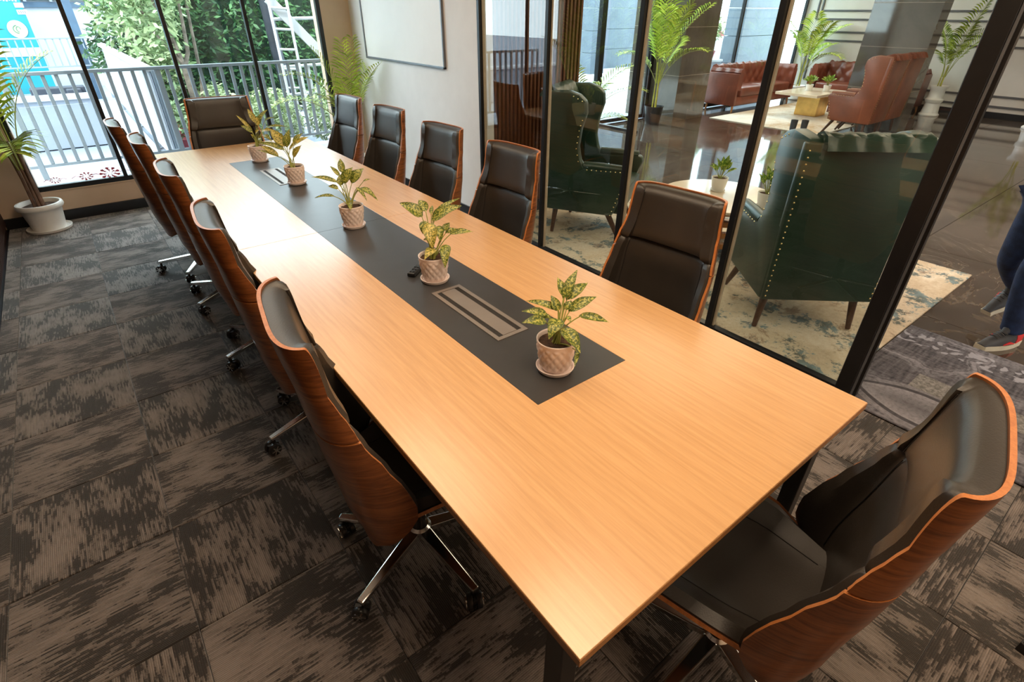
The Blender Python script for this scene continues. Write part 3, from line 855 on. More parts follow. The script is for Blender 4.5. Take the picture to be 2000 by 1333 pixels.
CHAIRS = [
    ('walnut backed chair nearest the camera on the left side of the table', 0.455, 0.905, -9, 131, GL),
    ('second walnut backed chair from the camera on the table left side', 0.475, 1.835, -6, 122, GL),
    ('third walnut backed chair along the left side, beside the table seam', 0.475, 2.69, -3, 128, GL),
    ('fourth walnut backed chair along the left side of the table', 0.455, 3.53, -2, 140, GL),
    ('farthest walnut backed chair on the left side, next the window', 0.395, 4.21, 0, 165, GL),
    ('dark leather chair nearest the camera on the right, before the glass', 1.565, 0.95, 185, 20, GR),
    ('dark leather chair on the right before the slatted wall reflections', 1.535, 2.05, 183, 50, GR),
    ('dark leather chair on the right against the bare white wall', 1.545, 2.81, 184, 33, GR),
    ('dark leather chair on the right, second from the window', 1.60, 3.68, 184, 10, GR),
    ('blue sheened leather chair on the right nearest the window', 1.60, 4.45, 184, 40, GR),
    ('dark leather chair at the far head of the table by the window', 0.90, 4.80, 262, 15, None),
    ('large chair at the near head of the table, seen from above', 0.985, -0.005, 103, 36, None),
]
_first = None
for k, (lab, x, y, face, sd, grp) in enumerate(CHAIRS):
    if _first is None:
        _first = make_chair(lab, (x, y, 0), R(face), grp); t = _first
    else:
        t = _first.copy(); col.objects.link(t)
        t.location = (x, y, 0); t.rotation_euler.z = R(face); t['label'] = lab
        if grp: t['group'] = grp
        elif 'group' in t: del t['group']
        for ch in KIDS:
            c = ch.copy(); col.objects.link(c); c.parent = t
            for g in ch.children:
                d = g.copy(); col.objects.link(d); d.parent = c
    if k == 0:
        KIDS = list(t.children)
    if k == 10:
        t.scale = (1.0, 1.14, 1.0)
    star(t, R(sd - face), [R(rng.uniform(0, 360)) for _ in range(5)])

# ================================================================== potted plants on the table
def leaf_mesh(B, T, w, up, droop=0.0, name='leaf', mat=None, fold=0.12, n=9):
    B, T = Vector(B), Vector(T)
    d = T - B; L = d.length
    d = d.normalized()
    s = d.cross(up)
    s = s.normalized() if s.length > 1e-3 else Vector((1, 0, 0))
    nrm = s.cross(d).normalized()
    b = MB(); rows = []; uvs = []
    for i in range(n + 1):
        t = i / n
        prof = math.sin(PI * min(1, t ** 0.72)) ** 0.85 if 0 < t < 1 else 0.0
        prof = max(prof * (1 - 0.25 * t), 0.012)
        arch = math.sin(PI * t) * droop * L
        c = B + d * (L * t) + nrm * arch
        hw = w / 2 * prof
        wob = 0.06 * w * math.sin(t * 9 + L * 90)
        rows.append([c - s * hw + nrm * (fold * hw * 2 + wob * 0.6), c - s * hw * 0.5 + nrm * fold * hw * 0.7, c, c + s * hw * 0.5 + nrm * fold * hw * 0.7, c + s * hw + nrm * (fold * hw * 2 - wob * 0.6)])
        uvs.append([(0.0, t), (0.25, t), (0.5, t), (0.75, t), (1.0, t)])
    b.grid(rows)
    me = b.mesh(name, mat, 'full', normals=False)
    uv = me.uv_layers.new(name='UVMap')
    flat = [q for r_ in uvs for q in r_]
    for lp in me.loops:
        uv.data[lp.index].uv = flat[lp.vertex_index]
    return me
def pot_mesh(r0, r1, h, name='pot', quilt=True, mat=None):
    """thin-walled pot with a quilted outside"""
    n, k = 112, 30
    b = MB(); A = []
    for i in range(k + 1):
        t = i / k
        rr = r0 + (r1 - r0) * (t ** 0.62)
        row = []
        for j in range(n):
            q = 0.0
            if quilt and 0.08 < t < 0.86:
                a = j * 2 * PI / n
                q = 0.0052 * (abs(math.sin(7 * a + t * 9.5)) * abs(math.sin(7 * a - t * 9.5))) ** 0.6 - 0.002
            row.append(((rr + q) * math.cos(2 * PI * j / n), (rr + q) * math.sin(2 * PI * j / n), h * t))
        A.append(row)
    for z, rr in ((h + 0.001, r1 - 0.002), (h - 0.004, r1 - 0.005), (h * 0.82, r1 - 0.009)):
        A.append([(rr * math.cos(2 * PI * j / n), rr * math.sin(2 * PI * j / n), z) for j in range(n)])
    m = len(A); fs = []
    for i in range(m - 1):
        for j in range(n):
            fs.append((i * n + j, i * n + (j + 1) % n, (i + 1) * n + (j + 1) % n, (i + 1) * n + j))
    fs.append(tuple(range(n - 1, -1, -1)))
    b.add([p for r_ in A for p in r_], fs)
    return b.mesh(name, mat, 'full')
POT = pot_mesh(0.043, 0.0635, 0.108, mat=M['pot_pink'])
SAUCER = MB().lathe([(0.040, 0), (0.056, 0.001), (0.062, 0.012), (0.0625, 0.015), (0.059, 0.015), (0.053, 0.007), (0.0, 0.006)], 40).mesh('saucer', M['pot_pink'], True)
def soil_mesh(r, z, name='soil'):
    b = MB(); rows = [[(0, 0, z + 0.004)] * 25]
    q = random.Random(3)
    for k in range(1, 6):
        rr = r * k / 5
        row = [(rr * math.cos(2 * PI * j / 24), rr * math.sin(2 * PI * j / 24), z + q.uniform(-0.002, 0.004)) for j in range(24)]
        rows.append(row + [row[0]])
    b.grid(rows)
    return b.mesh(name, M['soil'], 'full')
SOIL = soil_mesh(0.056, 0.094)
LEAVES = {
    1: ((-0.015, -0.012, 0.101), [(.034,.027,.183,-.033,.113,.2,.027),(-.01,.036,.177,-.078,.081,.192,.029),(-.025,.023,.164,-.103,.049,.175,.038),(.054,.038,.21,.133,.062,.28,.034),(.061,.038,.214,.078,.094,.257,.029),(.064,.035,.206,.156,.033,.238,.039),(.05,.007,.181,.141,-.025,.217,.039),(.067,-.023,.173,.13,-.094,.159,.03),(.007,-.003,.172,-.063,-.032,.141,.05),(.001,-.017,.148,-.002,-.109,.105,.05),(.024,.024,.183,.022,.06,.225,.032),(.034,-.006,.175,.024,-.033,.169,.016),(.015,-.08,.091,-.035,-.121,.077,.016),(.046,.013,.184,.073,.02,.207,.029),(-.0,.031,.168,-.052,.071,.168,.022)]),
    2: ((-0.017, -0.018, 0.09), [(.009,.078,.248,-.055,.149,.299,.058),(.034,.093,.259,.037,.15,.296,.044),(.036,.054,.231,.155,.003,.284,.058),(.06,.069,.248,.179,.055,.298,.027),(.016,.047,.228,-.015,-.029,.144,.063),(.015,.068,.23,-.012,.052,.183,.04),(.048,.021,.216,.027,-.025,.163,.038),(.067,.012,.191,.107,.029,.214,.031),(.068,.006,.184,.126,-.005,.19,.027),(.077,-.016,.185,.157,-.073,.192,.031),(.041,-.045,.156,-.016,-.118,.09,.046),(.001,-.024,.141,-.068,-.047,.117,.046),(.049,.078,.248,.078,.113,.272,.019),(-.007,.033,.165,-.018,.041,.163,.012)]),
    3: ((-0.017, -0.008, 0.103), [(-.02,.07,.21,-.129,.157,.237,.031),(-.029,.06,.182,-.071,.093,.195,.031),(-.06,.049,.152,-.151,.089,.149,.022),(.003,.096,.232,-.014,.171,.273,.024),(.021,.093,.246,.041,.156,.307,.039),(.002,.054,.206,.065,.055,.28,.064),(.036,.037,.204,.117,.037,.27,.068),(.053,-.004,.184,.11,-.099,.133,.039),(.043,-.0,.191,.057,-.086,.135,.022),(.09,.011,.211,.135,.009,.215,.013),(-.011,.07,.193,.024,.103,.244,.044),(-.012,-.025,.127,-.037,-.083,.103,.022)]),
    4: ((-0.022, -0.01, 0.096), [(-.009,.079,.212,-.043,.194,.31,.07),(-.0,.063,.208,.052,.103,.308,.058),(.007,.048,.196,.146,-.001,.27,.043),(.046,.063,.227,.131,.079,.281,.04),(.013,.004,.154,.078,-.0,.224,.048),(-.018,.062,.196,-.144,.181,.233,.043),(-.064,.059,.16,-.145,.143,.223,.043),(-.064,.052,.159,-.173,.132,.2,.023),(-.016,.085,.207,-.046,.17,.259,.043)]),
    5: ((0.003, -0.029, 0.097), [(.008,.045,.193,-.051,.177,.3,.029),(.004,.034,.19,-.055,.1,.237,.038),(.051,.06,.247,.036,.155,.338,.044),(.055,.049,.232,.155,.072,.332,.05),(.056,.04,.233,.071,.074,.29,.044),(.089,.0,.216,.232,-.105,.224,.029),(.061,-.002,.2,.136,-.079,.202,.038),(.055,-.022,.176,.089,-.111,.134,.038),(.017,.017,.18,.05,-.003,.212,.035),(.113,.042,.266,.188,.031,.276,.021),(-.009,.011,.161,-.02,.001,.186,.026),(.027,-.026,.157,.02,-.099,.12,.024)]),
}
PLANT_LABELS = {
    1: 'speckled leafy plant in a pink quilted pot, nearest on the table',
    2: 'tall speckled plant in a pink pot behind the near cable box',
    3: 'spreading speckled plant in a pink pot by the table seam',
    4: 'yellowish leaved plant in a pink pot by the far cable box',
    5: 'speckled plant in a pink pot at the window end of the strip'}
CENTRES = {1: (.905, .702), 2: (.936, 1.507), 3: (.932, 2.342), 4: (.965, 3.334), 5: (.949, 4.120)}
for k in (1, 2, 3, 4, 5):
    root, lv = LEAVES[k]
    cx, cy = CENTRES[k]
    t = thing('potted_plant', PLANT_LABELS[k], 'plant', (cx, cy, TH + (0.0027 if k == 4 else 0.0002)), 0, 'speckled plants in pink pots along the table')
    obj('saucer', SAUCER, None, t)
    p = obj('pot', POT, None, t, loc=(0, 0, 0.0075), rz=0.4 * k)
    obj('soil', SOIL, None, t, loc=(0, 0, 0.0075), rz=k)
    q = random.Random(40 + k)
    for i, (bx, by, bz, tx, ty, tz, w) in enumerate(lv):
        o = 0.01
        B, T = Vector((bx, by, bz + o)), Vector((tx, ty, tz + o))
        d = T - B
        out = Vector((d.x, d.y, 0))
        # the blade faces up and a little towards whoever looks along the table
        up = (Vector((0, 0, 1)) + Vector((-0.40, -0.52, 0.1)) * (1.0 if d.z > -0.02 else 0.5)).normalized()
        mt = M['leaf_yel'] if (k in (4, 5) and i % 2 == 0) or (k == 2 and i in (4, 11)) else M['leaf_var']
        lf_ = leaf_mesh(B, T, w * 1.06, up, 0.10 if d.z > -0.03 else 0.16, 'leaf', mt, 0.10 + 0.08 * q.random())
        lo_ = obj('leaf', lf_, None, t)
        s0 = Vector((root[0] * 0.3 + q.uniform(-.012, .012), root[1] * 0.3 + q.uniform(-.012, .012), 0.100))
        mid = s0.lerp(B, 0.55) + Vector((-out.x * 0.12, -out.y * 0.12, 0.012))
        pts = []
        for a in range(7):
            u = a / 6
            pts.append(s0 * (1 - u) ** 2 + mid * 2 * u * (1 - u) + (B + d * 0.06) * u * u)
        obj('stem', MB().tube(pts, [0.0030 - 0.0014 * a / 6 for a in range(7)], 6), M['stem'], lo_, smooth=True)

# ================================================================== lobby furniture
def tuft(u, v, nu, nv, d):
    a, b = (u * nu + v * nv) * PI, (u * nu - v * nv) * PI
    return d * (abs(math.sin(a)) * abs(math.sin(b))) ** 0.55
def wing_chair(label, loc, rz, mat, W, H, group):
    t = thing('wing_chair', label, 'armchair', loc, rz, group)
    h = W / 2
    side = [(-0.37, 0.22), (0.22, 0.22), (0.335, 0.56), (0.32, 0.60), (0.27, 0.615), (-0.05, 0.605), (-0.09, 0.66), (-0.115, 0.76), (-0.10, 0.90), (-0.065, 1.02 * H / 1.18), (-0.075, 1.11 * H / 1.18), (-0.13, H - 0.025), (-0.22, H), (-0.43, H - 0.01)]
    for s in (-1, 1):
        b = MB().poly(side, 0.085, 'y', s * (h - 0.0425))
        o = obj('side_panel', b, mat, t, bevel=0.018, seg=2, smooth=True)
        nb = MB()
        path = [(0.222, 0.24), (0.33, 0.56)] 
        pts = []
        for a, c in ((( 0.222, 0.24), (0.325, 0.575)), ((0.27, 0.605), (-0.05, 0.598)), ((-0.09, 0.66), (-0.115, 0.76)), ((-0.115, 0.76), (-0.10, 0.90)), ((-0.10, 0.90), (-0.068, 1.02 * H / 1.18)), ((-0.09, 1.12 * H / 1.18), (-0.2, H - 0.012))):
            L = math.dist(a, c); n = max(2, int(L / 0.036))
            pts += [(a[0] + (c[0] - a[0]) * i / n - 0.014, a[1] + (c[1] - a[1]) * i / n - 0.010) for i in range(n)]
        for x, z in pts:
            nb.lathe([(0.0, 0.0045), (0.004, 0.003), (0.006, 0.0)], 6, m=0, cap=False)
            q = len(nb.v) - 18
            for i in range(q, len(nb.v)):
                vx, vy, vz = nb.v[i]
                nb.v[i] = (x + vx, s * (h + vz - 0.0005), z + vy)
        stuff(obj('nailheads', nb, M['nail'], o, smooth=True))
        # roll on the arm
        obj('armrest', MB().tube([(0.29, s * (h - 0.0425), 0.603), (0.1, s * (h - 0.0425), 0.607), (-0.06, s * (h - 0.0425), 0.607)], [0.040, 0.043, 0.043], 12), mat, t, smooth=True)
    # outer back with its two rows of nails
    bk = MB()
    bk.add([(-0.385, -h + 0.01, 0.22), (-0.385, h - 0.01, 0.22), (-0.44, h + 0.01, H - 0.03), (-0.44, -h - 0.01, H - 0.03), (-0.33, -h + 0.01, 0.22), (-0.33, h - 0.01, 0.22), (-0.385, h + 0.01, H - 0.03), (-0.385, -h - 0.01, H - 0.03)],
           [(0, 1, 2, 3), (7, 6, 5, 4), (0, 4, 5, 1), (1, 5, 6, 2), (2, 6, 7, 3), (3, 7, 4, 0)])
    o = obj('outer_back', bk, mat, t, bevel=0.012, smooth=True)
    nb = MB()
    for s in (-1, 1):
        for i in range(26):
            f = i / 25; z = 0.25 + (H - 0.32) * f
            x = -0.3855 - 0.055 * (z - 0.22) / (H - 0.25)
            k = len(nb.v)
            nb.lathe([(0.0, 0.0045), (0.004, 0.003), (0.006, 0.0)], 6, cap=False)
            for j in range(k, len(nb.v)):
                vx, vy, vz = nb.v[j]
                nb.v[j] = (x - vz, s * (h - 0.03 + 0.015 * f) + vx, z + vy)
    stuff(obj('nailheads', nb, M['nail'], o, smooth=True))
    # tufted inner back, rolled over the top
    A = []; B = []
    for i in range(25):
        v = i / 24; rowa = []; rowb = []
        for j in range(25):
            u = -1 + j / 12
            y = u * (h - 0.075)
            if v < 0.82:
                z = 0.40 + (H - 0.05 - 0.40) * v / 0.82; x = -0.245 - 0.075 * v; dx, dz = 1, 0
            else:
                a = (v - 0.82) / 0.18 * PI * 0.95; z = H - 0.05 + 0.055 * math.sin(a); x = -0.335 - 0.055 + 0.07 * math.cos(a); dx, dz = math.cos(a), math.sin(a)
            k = tuft(u, v, 2.0, 2.5, 0.026) - 0.004
            rowa.append((x + dx * k, y, z + dz * k)); rowb.append((min(x, -0.33) - 0.03, y, min(z, H - 0.06)))
        A.append(rowa); B.append(rowb)
    obj('tufted_back', MB().slab(A, B), mat, t, smooth=True)
    rl = MB()
    n = 5
    for k in range(n):
        y0, y1 = -h + 0.07 + (W - 0.14) * k / n, -h + 0.07 + (W - 0.14) * (k + 1) / n
        rl.tube([(-0.40, y0 + 0.002, H - 0.028), (-0.40, y0 + 0.02, H - 0.024), (-0.40, (y0 + y1) / 2, H - 0.022), (-0.40, y1 - 0.02, H - 0.024), (-0.40, y1 - 0.002, H - 0.028)], [0.033, 0.0375, 0.038, 0.0375, 0.033], 14)
        obj('top_roll', rl, mat, t, smooth=True); rl = MB()
    A = [[(x, y, 0.45 + 0.025 * math.sqrt(max(0, 1 - (y / (h - 0.06)) ** 4)) * (1 if x < 0.3 else 0.2)) for y in [-(h - 0.09) + (W - 0.18) * j / 12 for j in range(13)]] for x in (-0.24, -0.1, 0.1, 0.22, 0.28, 0.315, 0.325)]
    B = [[(p[0], p[1], 0.32) for p in r_] for r_ in A]
    obj('seat_cushion', MB().slab(A, B), mat, t, smooth=True)
    obj('front_apron', MB().box((0.0, 0, 0.27), (0.56, W - 0.16, 0.10)), mat, t, bevel=0.01)
    for sx, sy in ((-1, -1), (-1, 1), (1, -1), (1, 1)):
        x0 = -0.30 if sx < 0 else 0.17
        x1 = -0.32 if sx < 0 else 0.30
        obj('leg', MB().tube([(x0, sy * (h - 0.07), 0.225), (x1, sy * (h - 0.045), 0.0)], [0.026, 0.015], 12), M['dark_leg'], t, smooth=True)
    return t
wing_chair('dark green leather wing chair seen from behind, next the door post', (3.39, 1.066, 0.0195), R(49), M['green_leather'], 0.68, 1.18, 'green wing chairs on the cream rug')
wing_chair('dark green leather wing chair seen from its side by the slatted wall', (3.47, 2.96, 0.0195), R(-60), M['green_leather'], 0.68, 1.18, 'green wing chairs on the cream rug')
wing_chair('chestnut leather wing chair on the tan rug, the nearer of two', (9.93, 3.5, 0.0195), R(90), M['tan_leather'], 0.615, 1.17, 'chestnut wing chairs in the lounge')
wing_chair('chestnut leather wing chair half hidden, touching the grey column', (10.573, 3.5, 0.0195), R(90), M['tan_leather'], 0.615, 1.17, 'chestnut wing chairs in the lounge')

def sofa(label, loc, rz, L):
    t = thing('tufted_sofa', label, 'sofa', loc, rz, 'russet tufted sofas in the lounge')
    d = 0.36; mat = M['sofa_leather']; h = L / 2
    obj('base', MB().box((0.0, 0, 0.20), (0.66, L - 0.04, 0.16)), mat, t, bevel=0.02, smooth=True)
    for s in (-1, 1):
        n = 2
        y = s * (L - 0.36) / 4
        obj('seat_cushion', MB().box((0.06, y, 0.36), (0.58, (L - 0.38) / 2 - 0.006, 0.17)), mat, t, bevel=0.04, seg=3, smooth=True)
        A = []; B = []
        for i in range(13):
            v = i / 12; ra = []; rb = []
            for j in range(17):
                x = -0.33 + 0.67 * j / 16
                if v < 0.75:
                    z = 0.40 + 0.32 * v / 0.75; k = 0; dz = 0
                else:
                    a = (v - 0.75) / 0.25 * PI; z = 0.72 + 0.055 * math.sin(a); k = 0.05 * (1 - math.cos(a)); dz = math.sin(a)
                tf = tuft((j / 16) * 2, v, 1.6, 1.5, 0.024)
                ra.append((x, s * (h - 0.15 + k - tf * (1 if v < 0.75 else math.cos((v - 0.75) / 0.25 * PI))), z + dz * tf)); rb.append((x, s * (h - 0.05), min(z, 0.70)))
            A.append(ra); B.append(rb)
        obj('armrest', MB().slab(A, B), mat, t, smooth=True)
        obj('arm_panel', MB().box((0.0, s * (h - 0.035), 0.41), (0.68, 0.07, 0.58)), mat, t, bevel=0.015, smooth=True)
    A = []; B = []
    nj = 48
    for i in range(17):
        v = i / 16; ra = []; rb = []
        for j in range(nj + 1):
            y = -(h - 0.12) + (L - 0.24) * j / nj
            if v < 0.75:
                z = 0.40 + 0.34 * v / 0.75; k = 0.05 * v; dz = 0; dx = 1
            else:
                a = (v - 0.75) / 0.25 * PI; z = 0.74 + 0.06 * math.sin(a); k = 0.0375 + 0.05 * (1 - math.cos(a)); dz = math.sin(a); dx = math.cos(a)
            tf = tuft(j / nj * L * 1.15, v, 3.2, 1.5, 0.045)
            ra.append((-0.20 - k + tf * dx, y, z + tf * dz)); rb.append((-0.31, y, min(z, 0.70)))
        A.append(ra); B.append(rb)
    obj('tufted_back', MB().slab(A, B), mat, t, smooth=True)
    obj('outer_back', MB().box((-0.325, 0, 0.42), (0.05, L - 0.04, 0.60)), mat, t, bevel=0.015, smooth=True)
    for sx in (-0.29, 0.29):
        for sy in (-1, 1):
            obj('leg', MB().tube([(sx, sy * (h - 0.06), 0.13), (sx * 1.04, sy * (h - 0.04), 0.0)], [0.024, 0.015], 10), M['tan_leg'], t, smooth=True)
    return t
sofa('russet tufted sofa along the lounge window', (11.5, 6.24, 0.0), R(-90), 2.25)
sofa('russet tufted sofa along the panelled wall', (13.25, 4.72, 0.0), R(180), 2.1)

# rugs
def rug(name, label, x0, x1, y0, y1, mat, z=0.0):
    cx, cy = (x0 + x1) / 2, (y0 + y1) / 2
    return tag(obj(name, MB().box((0, 0, 0.006), (x1 - x0, y1 - y0, 0.012)), mat, loc=(cx, cy, z), bevel=0.003, seg=1), label, 'rug')
rug('area_rug', 'cream rug with blue abstract stains under the green chairs', 2.76, 5.034, 0.409, 3.64, M['rug_cream'])
rug('door_rug', 'grey faded patchwork rug laid across the open doorway', 2.652, 3.80, -1.9, 0.402, M['rug_grey'])
rug('lounge_rug', 'cream and tan rug under the lounge chairs', 9.52, 12.85, 3.76, 5.83, M['rug_light'])

# round coffee table
rt = thing('round_table', 'round cream topped low table between the green chairs', 'coffee table', (3.93, 2.02, 0.012))
obj('tabletop', MB().lathe([(0.0, 0.415), (0.455, 0.415), (0.47, 0.42), (0.47, 0.435), (0.465, 0.44), (0.0, 0.44)], 56, cap=False), M['stone_cream'], rt, smooth=True)
for z in (0.10, 0.19, 0.28, 0.37):
    obj('ring_slat', MB().lathe([(0.30, z), (0.345, z), (0.345, z + 0.042), (0.30, z + 0.042), (0.30, z)], 40, cap=False), M['tan_leg'], rt)
for k in range(4):
    a = k * PI / 2 + 0.4
    obj('upright', MB().bar((0.30 * math.cos(a), 0.30 * math.sin(a), 0), (0.30 * math.cos(a), 0.30 * math.sin(a), 0.415), 0.03), M['tan_leg'], rt)
# square coffee table in the lounge
ct = thing('square_table', 'cream stone coffee table on a gold block in the lounge', 'coffee table', (11.25, 4.85, 0.016))
obj('tabletop', MB().box((0, 0, 0.405), (1.2, 0.80, 0.045)), M['stone_cream'], ct, bevel=0.006)
obj('pedestal', MB().box((0.12, -0.02, 0.19), (0.40, 0.42, 0.38)), M['gold'], ct, bevel=0.006)
for s in (-1, 1):
    obj('wire_leg', MB().tube([(0.34, s * 0.1 - 0.3, 0.38), (0.40, s * 0.02 - 0.34, 0.0)], 0.008, 8), M['gold'], ct)

# upright leafy plants in plain white pots
POTW = pot_mesh(0.045, 0.068, 0.105, quilt=False, mat=M['pot_white'])
SOILW = soil_mesh(0.060, 0.091)
def small_plant(label, loc, n, ht, spread, mat, group, seed, lw=0.045, pot=True):
    t = thing('potted_plant', label, 'plant', loc, 0, group)
    q = random.Random(seed)
    obj('saucer', SAUCERW, None, t)
    obj('pot', POTW, None, t, loc=(0, 0, 0.007)); obj('soil', SOILW, None, t, loc=(0, 0, 0.007))
    for i in range(n):
        a = i * 2.399 + q.uniform(-.3, .3); f = (i + 0.6) / n
        r0, r1 = 0.012 + 0.02 * f, spread * (0.35 + 0.65 * f)
        z0 = 0.10 + ht * (0.55 - 0.25 * f); z1 = 0.10 + ht * (1.05 - 0.45 * f) * q.uniform(.85, 1.1)
        B = Vector((r0 * 1.6 * math.cos(a), r0 * 1.6 * math.sin(a), z0)); T = Vector((r1 * math.cos(a), r1 * math.sin(a), z1))
        lo_ = obj('leaf', leaf_mesh(B, T, lw * q.uniform(.8, 1.15), Vector((-0.3, -0.4, 1)).normalized(), 0.08, 'leaf', mat, 0.15), None, t)
        obj('stem', MB().tube([(0.2 * B.x, 0.2 * B.y, 0.095), (0.6 * B.x, 0.6 * B.y, z0 * 0.6 + 0.04), B.lerp(T, 0.05)], 0.0022, 5), M['stem'], lo_)
SAUCERW = MB().lathe([(0.040, 0), (0.056, 0.001), (0.062, 0.012), (0.0625, 0.015), (0.059, 0.015), (0.053, 0.007), (0.0, 0.006)], 32).mesh('saucer', M['pot_white'], True)
small_plant('yellow green plant in a white pot, left on the round table', (4.02, 2.10, 0.452), 12, 0.17, 0.13, M['leaf_grn'], 'plants on the round table', 1, 0.05)
small_plant('yellow green plant in a white pot beside the green chair wing', (3.93, 1.63, 0.452), 13, 0.20, 0.11, M['leaf_grn'], 'plants on the round table', 2, 0.05)
small_plant('bushy plant in a low white pot, left on the lounge table', (11.28, 4.93, 0.44), 16, 0.17, 0.16, M['leaf_grn'], 'plants on the lounge table', 3, 0.07)
small_plant('bushy plant in a white pot, right on the lounge table', (11.42, 4.66, 0.44), 16, 0.20, 0.16, M['leaf_grn'], 'plants on the lounge table', 4, 0.07)

# ================================================================== palms
def frond_mesh(base, ang, length, rise, arch, nl=22, leaf=0.26, lw=0.016, mats=None, start=0.28, hang=0.25, seed=0):
    """an arching stalk with two rows of leaflets; ang = heading, rise = first slope, arch = how far it bows over"""
    q = random.Random(seed)
    b = MB()
    base = Vector(base); h = Vector((math.cos(ang), math.sin(ang), 0))
    n = 14; pts = []
    p = base.copy(); th = rise
    for i in range(n + 1):
        pts.append(p.copy())
        th2 = rise - arch * (i / n) ** 1.5
        p = p + (h * math.cos(th2) + Vector((0, 0, 1)) * math.sin(th2)) * (length / n)
    b.tube(pts, [0.006 * (1 - 0.75 * i / n) for i in range(n + 1)], 5, m=1)
    side = Vector((-h.y, h.x, 0))
    for i in range(nl):
        t = start + (1 - start) * (i + 0.5) / nl
        k = t * n; a = min(int(k), n - 1)
        c = pts[a].lerp(pts[a + 1], k - a); d = (pts[a + 1] - pts[a]).normalized()
        up = side.cross(d).normalized()
        if up.z < 0: up = -up
        L = leaf * (math.sin(PI * (0.12 + 0.80 * (t - start) / (1 - start))) ** 0.7) * q.uniform(.85, 1.1)
        for s in (-1, 1):
            dd = (d * 0.62 + side * s * 0.80 + up * 0.28).normalized()
            m1 = c + dd * L * 0.5; e = c + dd * L + Vector((0, 0, -hang * L))
            wv = d.cross(up) if False else dd.cross(side.cross(dd)).normalized()
            wv = (up.cross(dd)).normalized() * lw
            b.add([c, m1 - wv / 2, m1 + wv / 2, e, c + dd * L * 0.78 - wv * 0.36 + Vector((0, 0, -hang * L * 0.4)), c + dd * L * 0.78 + wv * 0.36 + Vector((0, 0, -hang * L * 0.4))],
                  [(0, 1, 2), (1, 4, 5, 2), (4, 3, 5)], 0)
    return b
def palm(label, loc, fronds, potfn, cane_h, group, mat='palm', ncane=5, cane='cane', seed=0, lw=0.016, leaf=0.26, keep=(-99, 99, -99, 99)):
    """keep: the free room round the plant (x0, x1, y0, y1); fronds bend along a wall instead of through it"""
    t = thing('potted_palm', label, 'plant', loc, 0, group)
    z0 = potfn(t)
    q = random.Random(seed)
    for i in range(ncane):
        a = i * 2 * PI / ncane + q.uniform(-.3, .3)
        x, y = 0.035 * math.cos(a), 0.035 * math.sin(a)
        hh = cane_h * q.uniform(.8, 1.1)
        obj('cane', MB().tube([(x, y, z0 - 0.03), (x * 0.9, y * 0.9, z0 + hh * 0.5), (x * 1.2, y * 1.2, z0 + hh)], [0.014, 0.010, 0.007], 7), M[cane], t, smooth=True)
    for i, (ang, L, rise, arch) in enumerate(fronds):
        b = frond_mesh((0.03 * math.cos(ang), 0.03 * math.sin(ang), z0 + cane_h * 0.55), ang, L, rise, arch, leaf=leaf * q.uniform(.85, 1.1), lw=lw, seed=seed * 50 + i)
        kx0, kx1, ky0, ky1 = keep[0] - loc[0], keep[1] - loc[0], keep[2] - loc[1], keep[3] - loc[1]
        b.v = [(min(max(p[0], kx0), kx1), min(max(p[1], ky0), ky1), p[2]) for p in b.v]
        obj('frond', b, [M[mat], M['stem']], t, normals=False)
    return t
def pot_big(r0, r1, h, mat, rim=True, soil=True, saucer=True):
    def f(t):
        z = 0.0
        if saucer:
            obj('saucer', MB().lathe([(r0 * 1.05, 0), (r0 * 1.33, 0.006), (r0 * 1.38, 0.028), (r0 * 1.33, 0.028), (r0 * 1.2, 0.014), (0, 0.013)], 40), mat, t, smooth=True); z = 0.014
        pr = [(r0, 0), (r0 + (r1 - r0) * 0.5, h * 0.45), (r1 * 0.97, h * 0.80)]
        if rim:
            pr += [(r1 * 0.98, h * 0.81), (r1 * 1.09, h * 0.82), (r1 * 1.13, h * 0.87), (r1 * 1.12, h * 0.95), (r1 * 1.07, h), (r1 * 0.98, h), (r1 * 0.93, h * 0.94)]
        else:
            pr += [(r1, h * 0.95), (r1 * 1.03, h * 0.955), (r1 * 1.03, h), (r1 * 0.96, h)]
        pr += [(r1 * 0.9, h * 0.8)]
        obj('pot', MB().lathe([(r_, z + q) for r_, q in pr], 44), mat, t, smooth=True)
        obj('soil', soil_mesh(r1 * 0.905, z + h * 0.84), None, t)
        return z + h * 0.84
    return f
palm('tall palm in a white pot in the left window corner', (-0.575, 5.985, 0),
     [(2.6, 1.45, 1.50, 0.5), (3.6, 1.5, 1.52, 0.7), (4.4, 1.35, 1.45, 0.8), (3.0, 1.25, 1.42, 1.2), (5.0, 1.3, 1.50, 0.6), (3.9, 1.0, 1.40, 1.3), (0.2, 1.05, 1.45, 1.1), (2.0, 1.4, 1.5, 0.5), (4.8, 0.62, 1.15, 2.0)],
     pot_big(0.125, 0.158, 0.235, M['pot_white']), 0.60, None, 'palm_light', 7, 'cane', 1, 0.022, 0.30, (-0.87, 9, -9, 6.17))
palm('palm with drooping fronds in the far right corner by the white wall', (2.44, 5.86, 0),
     [(1.2, 1.05, 1.5, 0.5), (0.3, 0.9, 1.45, 0.9), (5.2, 0.95, 1.4, 0.9), (4.2, 0.9, 1.35, 1.1), (3.4, 1.15, 1.36, 1.6), (2.6, 1.0, 1.48, 0.6), (3.9, 1.0, 1.15, 1.5), (4.7, 1.1, 1.5, 0.5), (3.0, 1.0, 1.1, 1.7)],
     pot_big(0.12, 0.155, 0.25, M['pot_white']), 0.40, None, 'palm_light', 5, 'cane_grn', 2, 0.014, 0.21, (-9, 2.69, -9, 6.17))
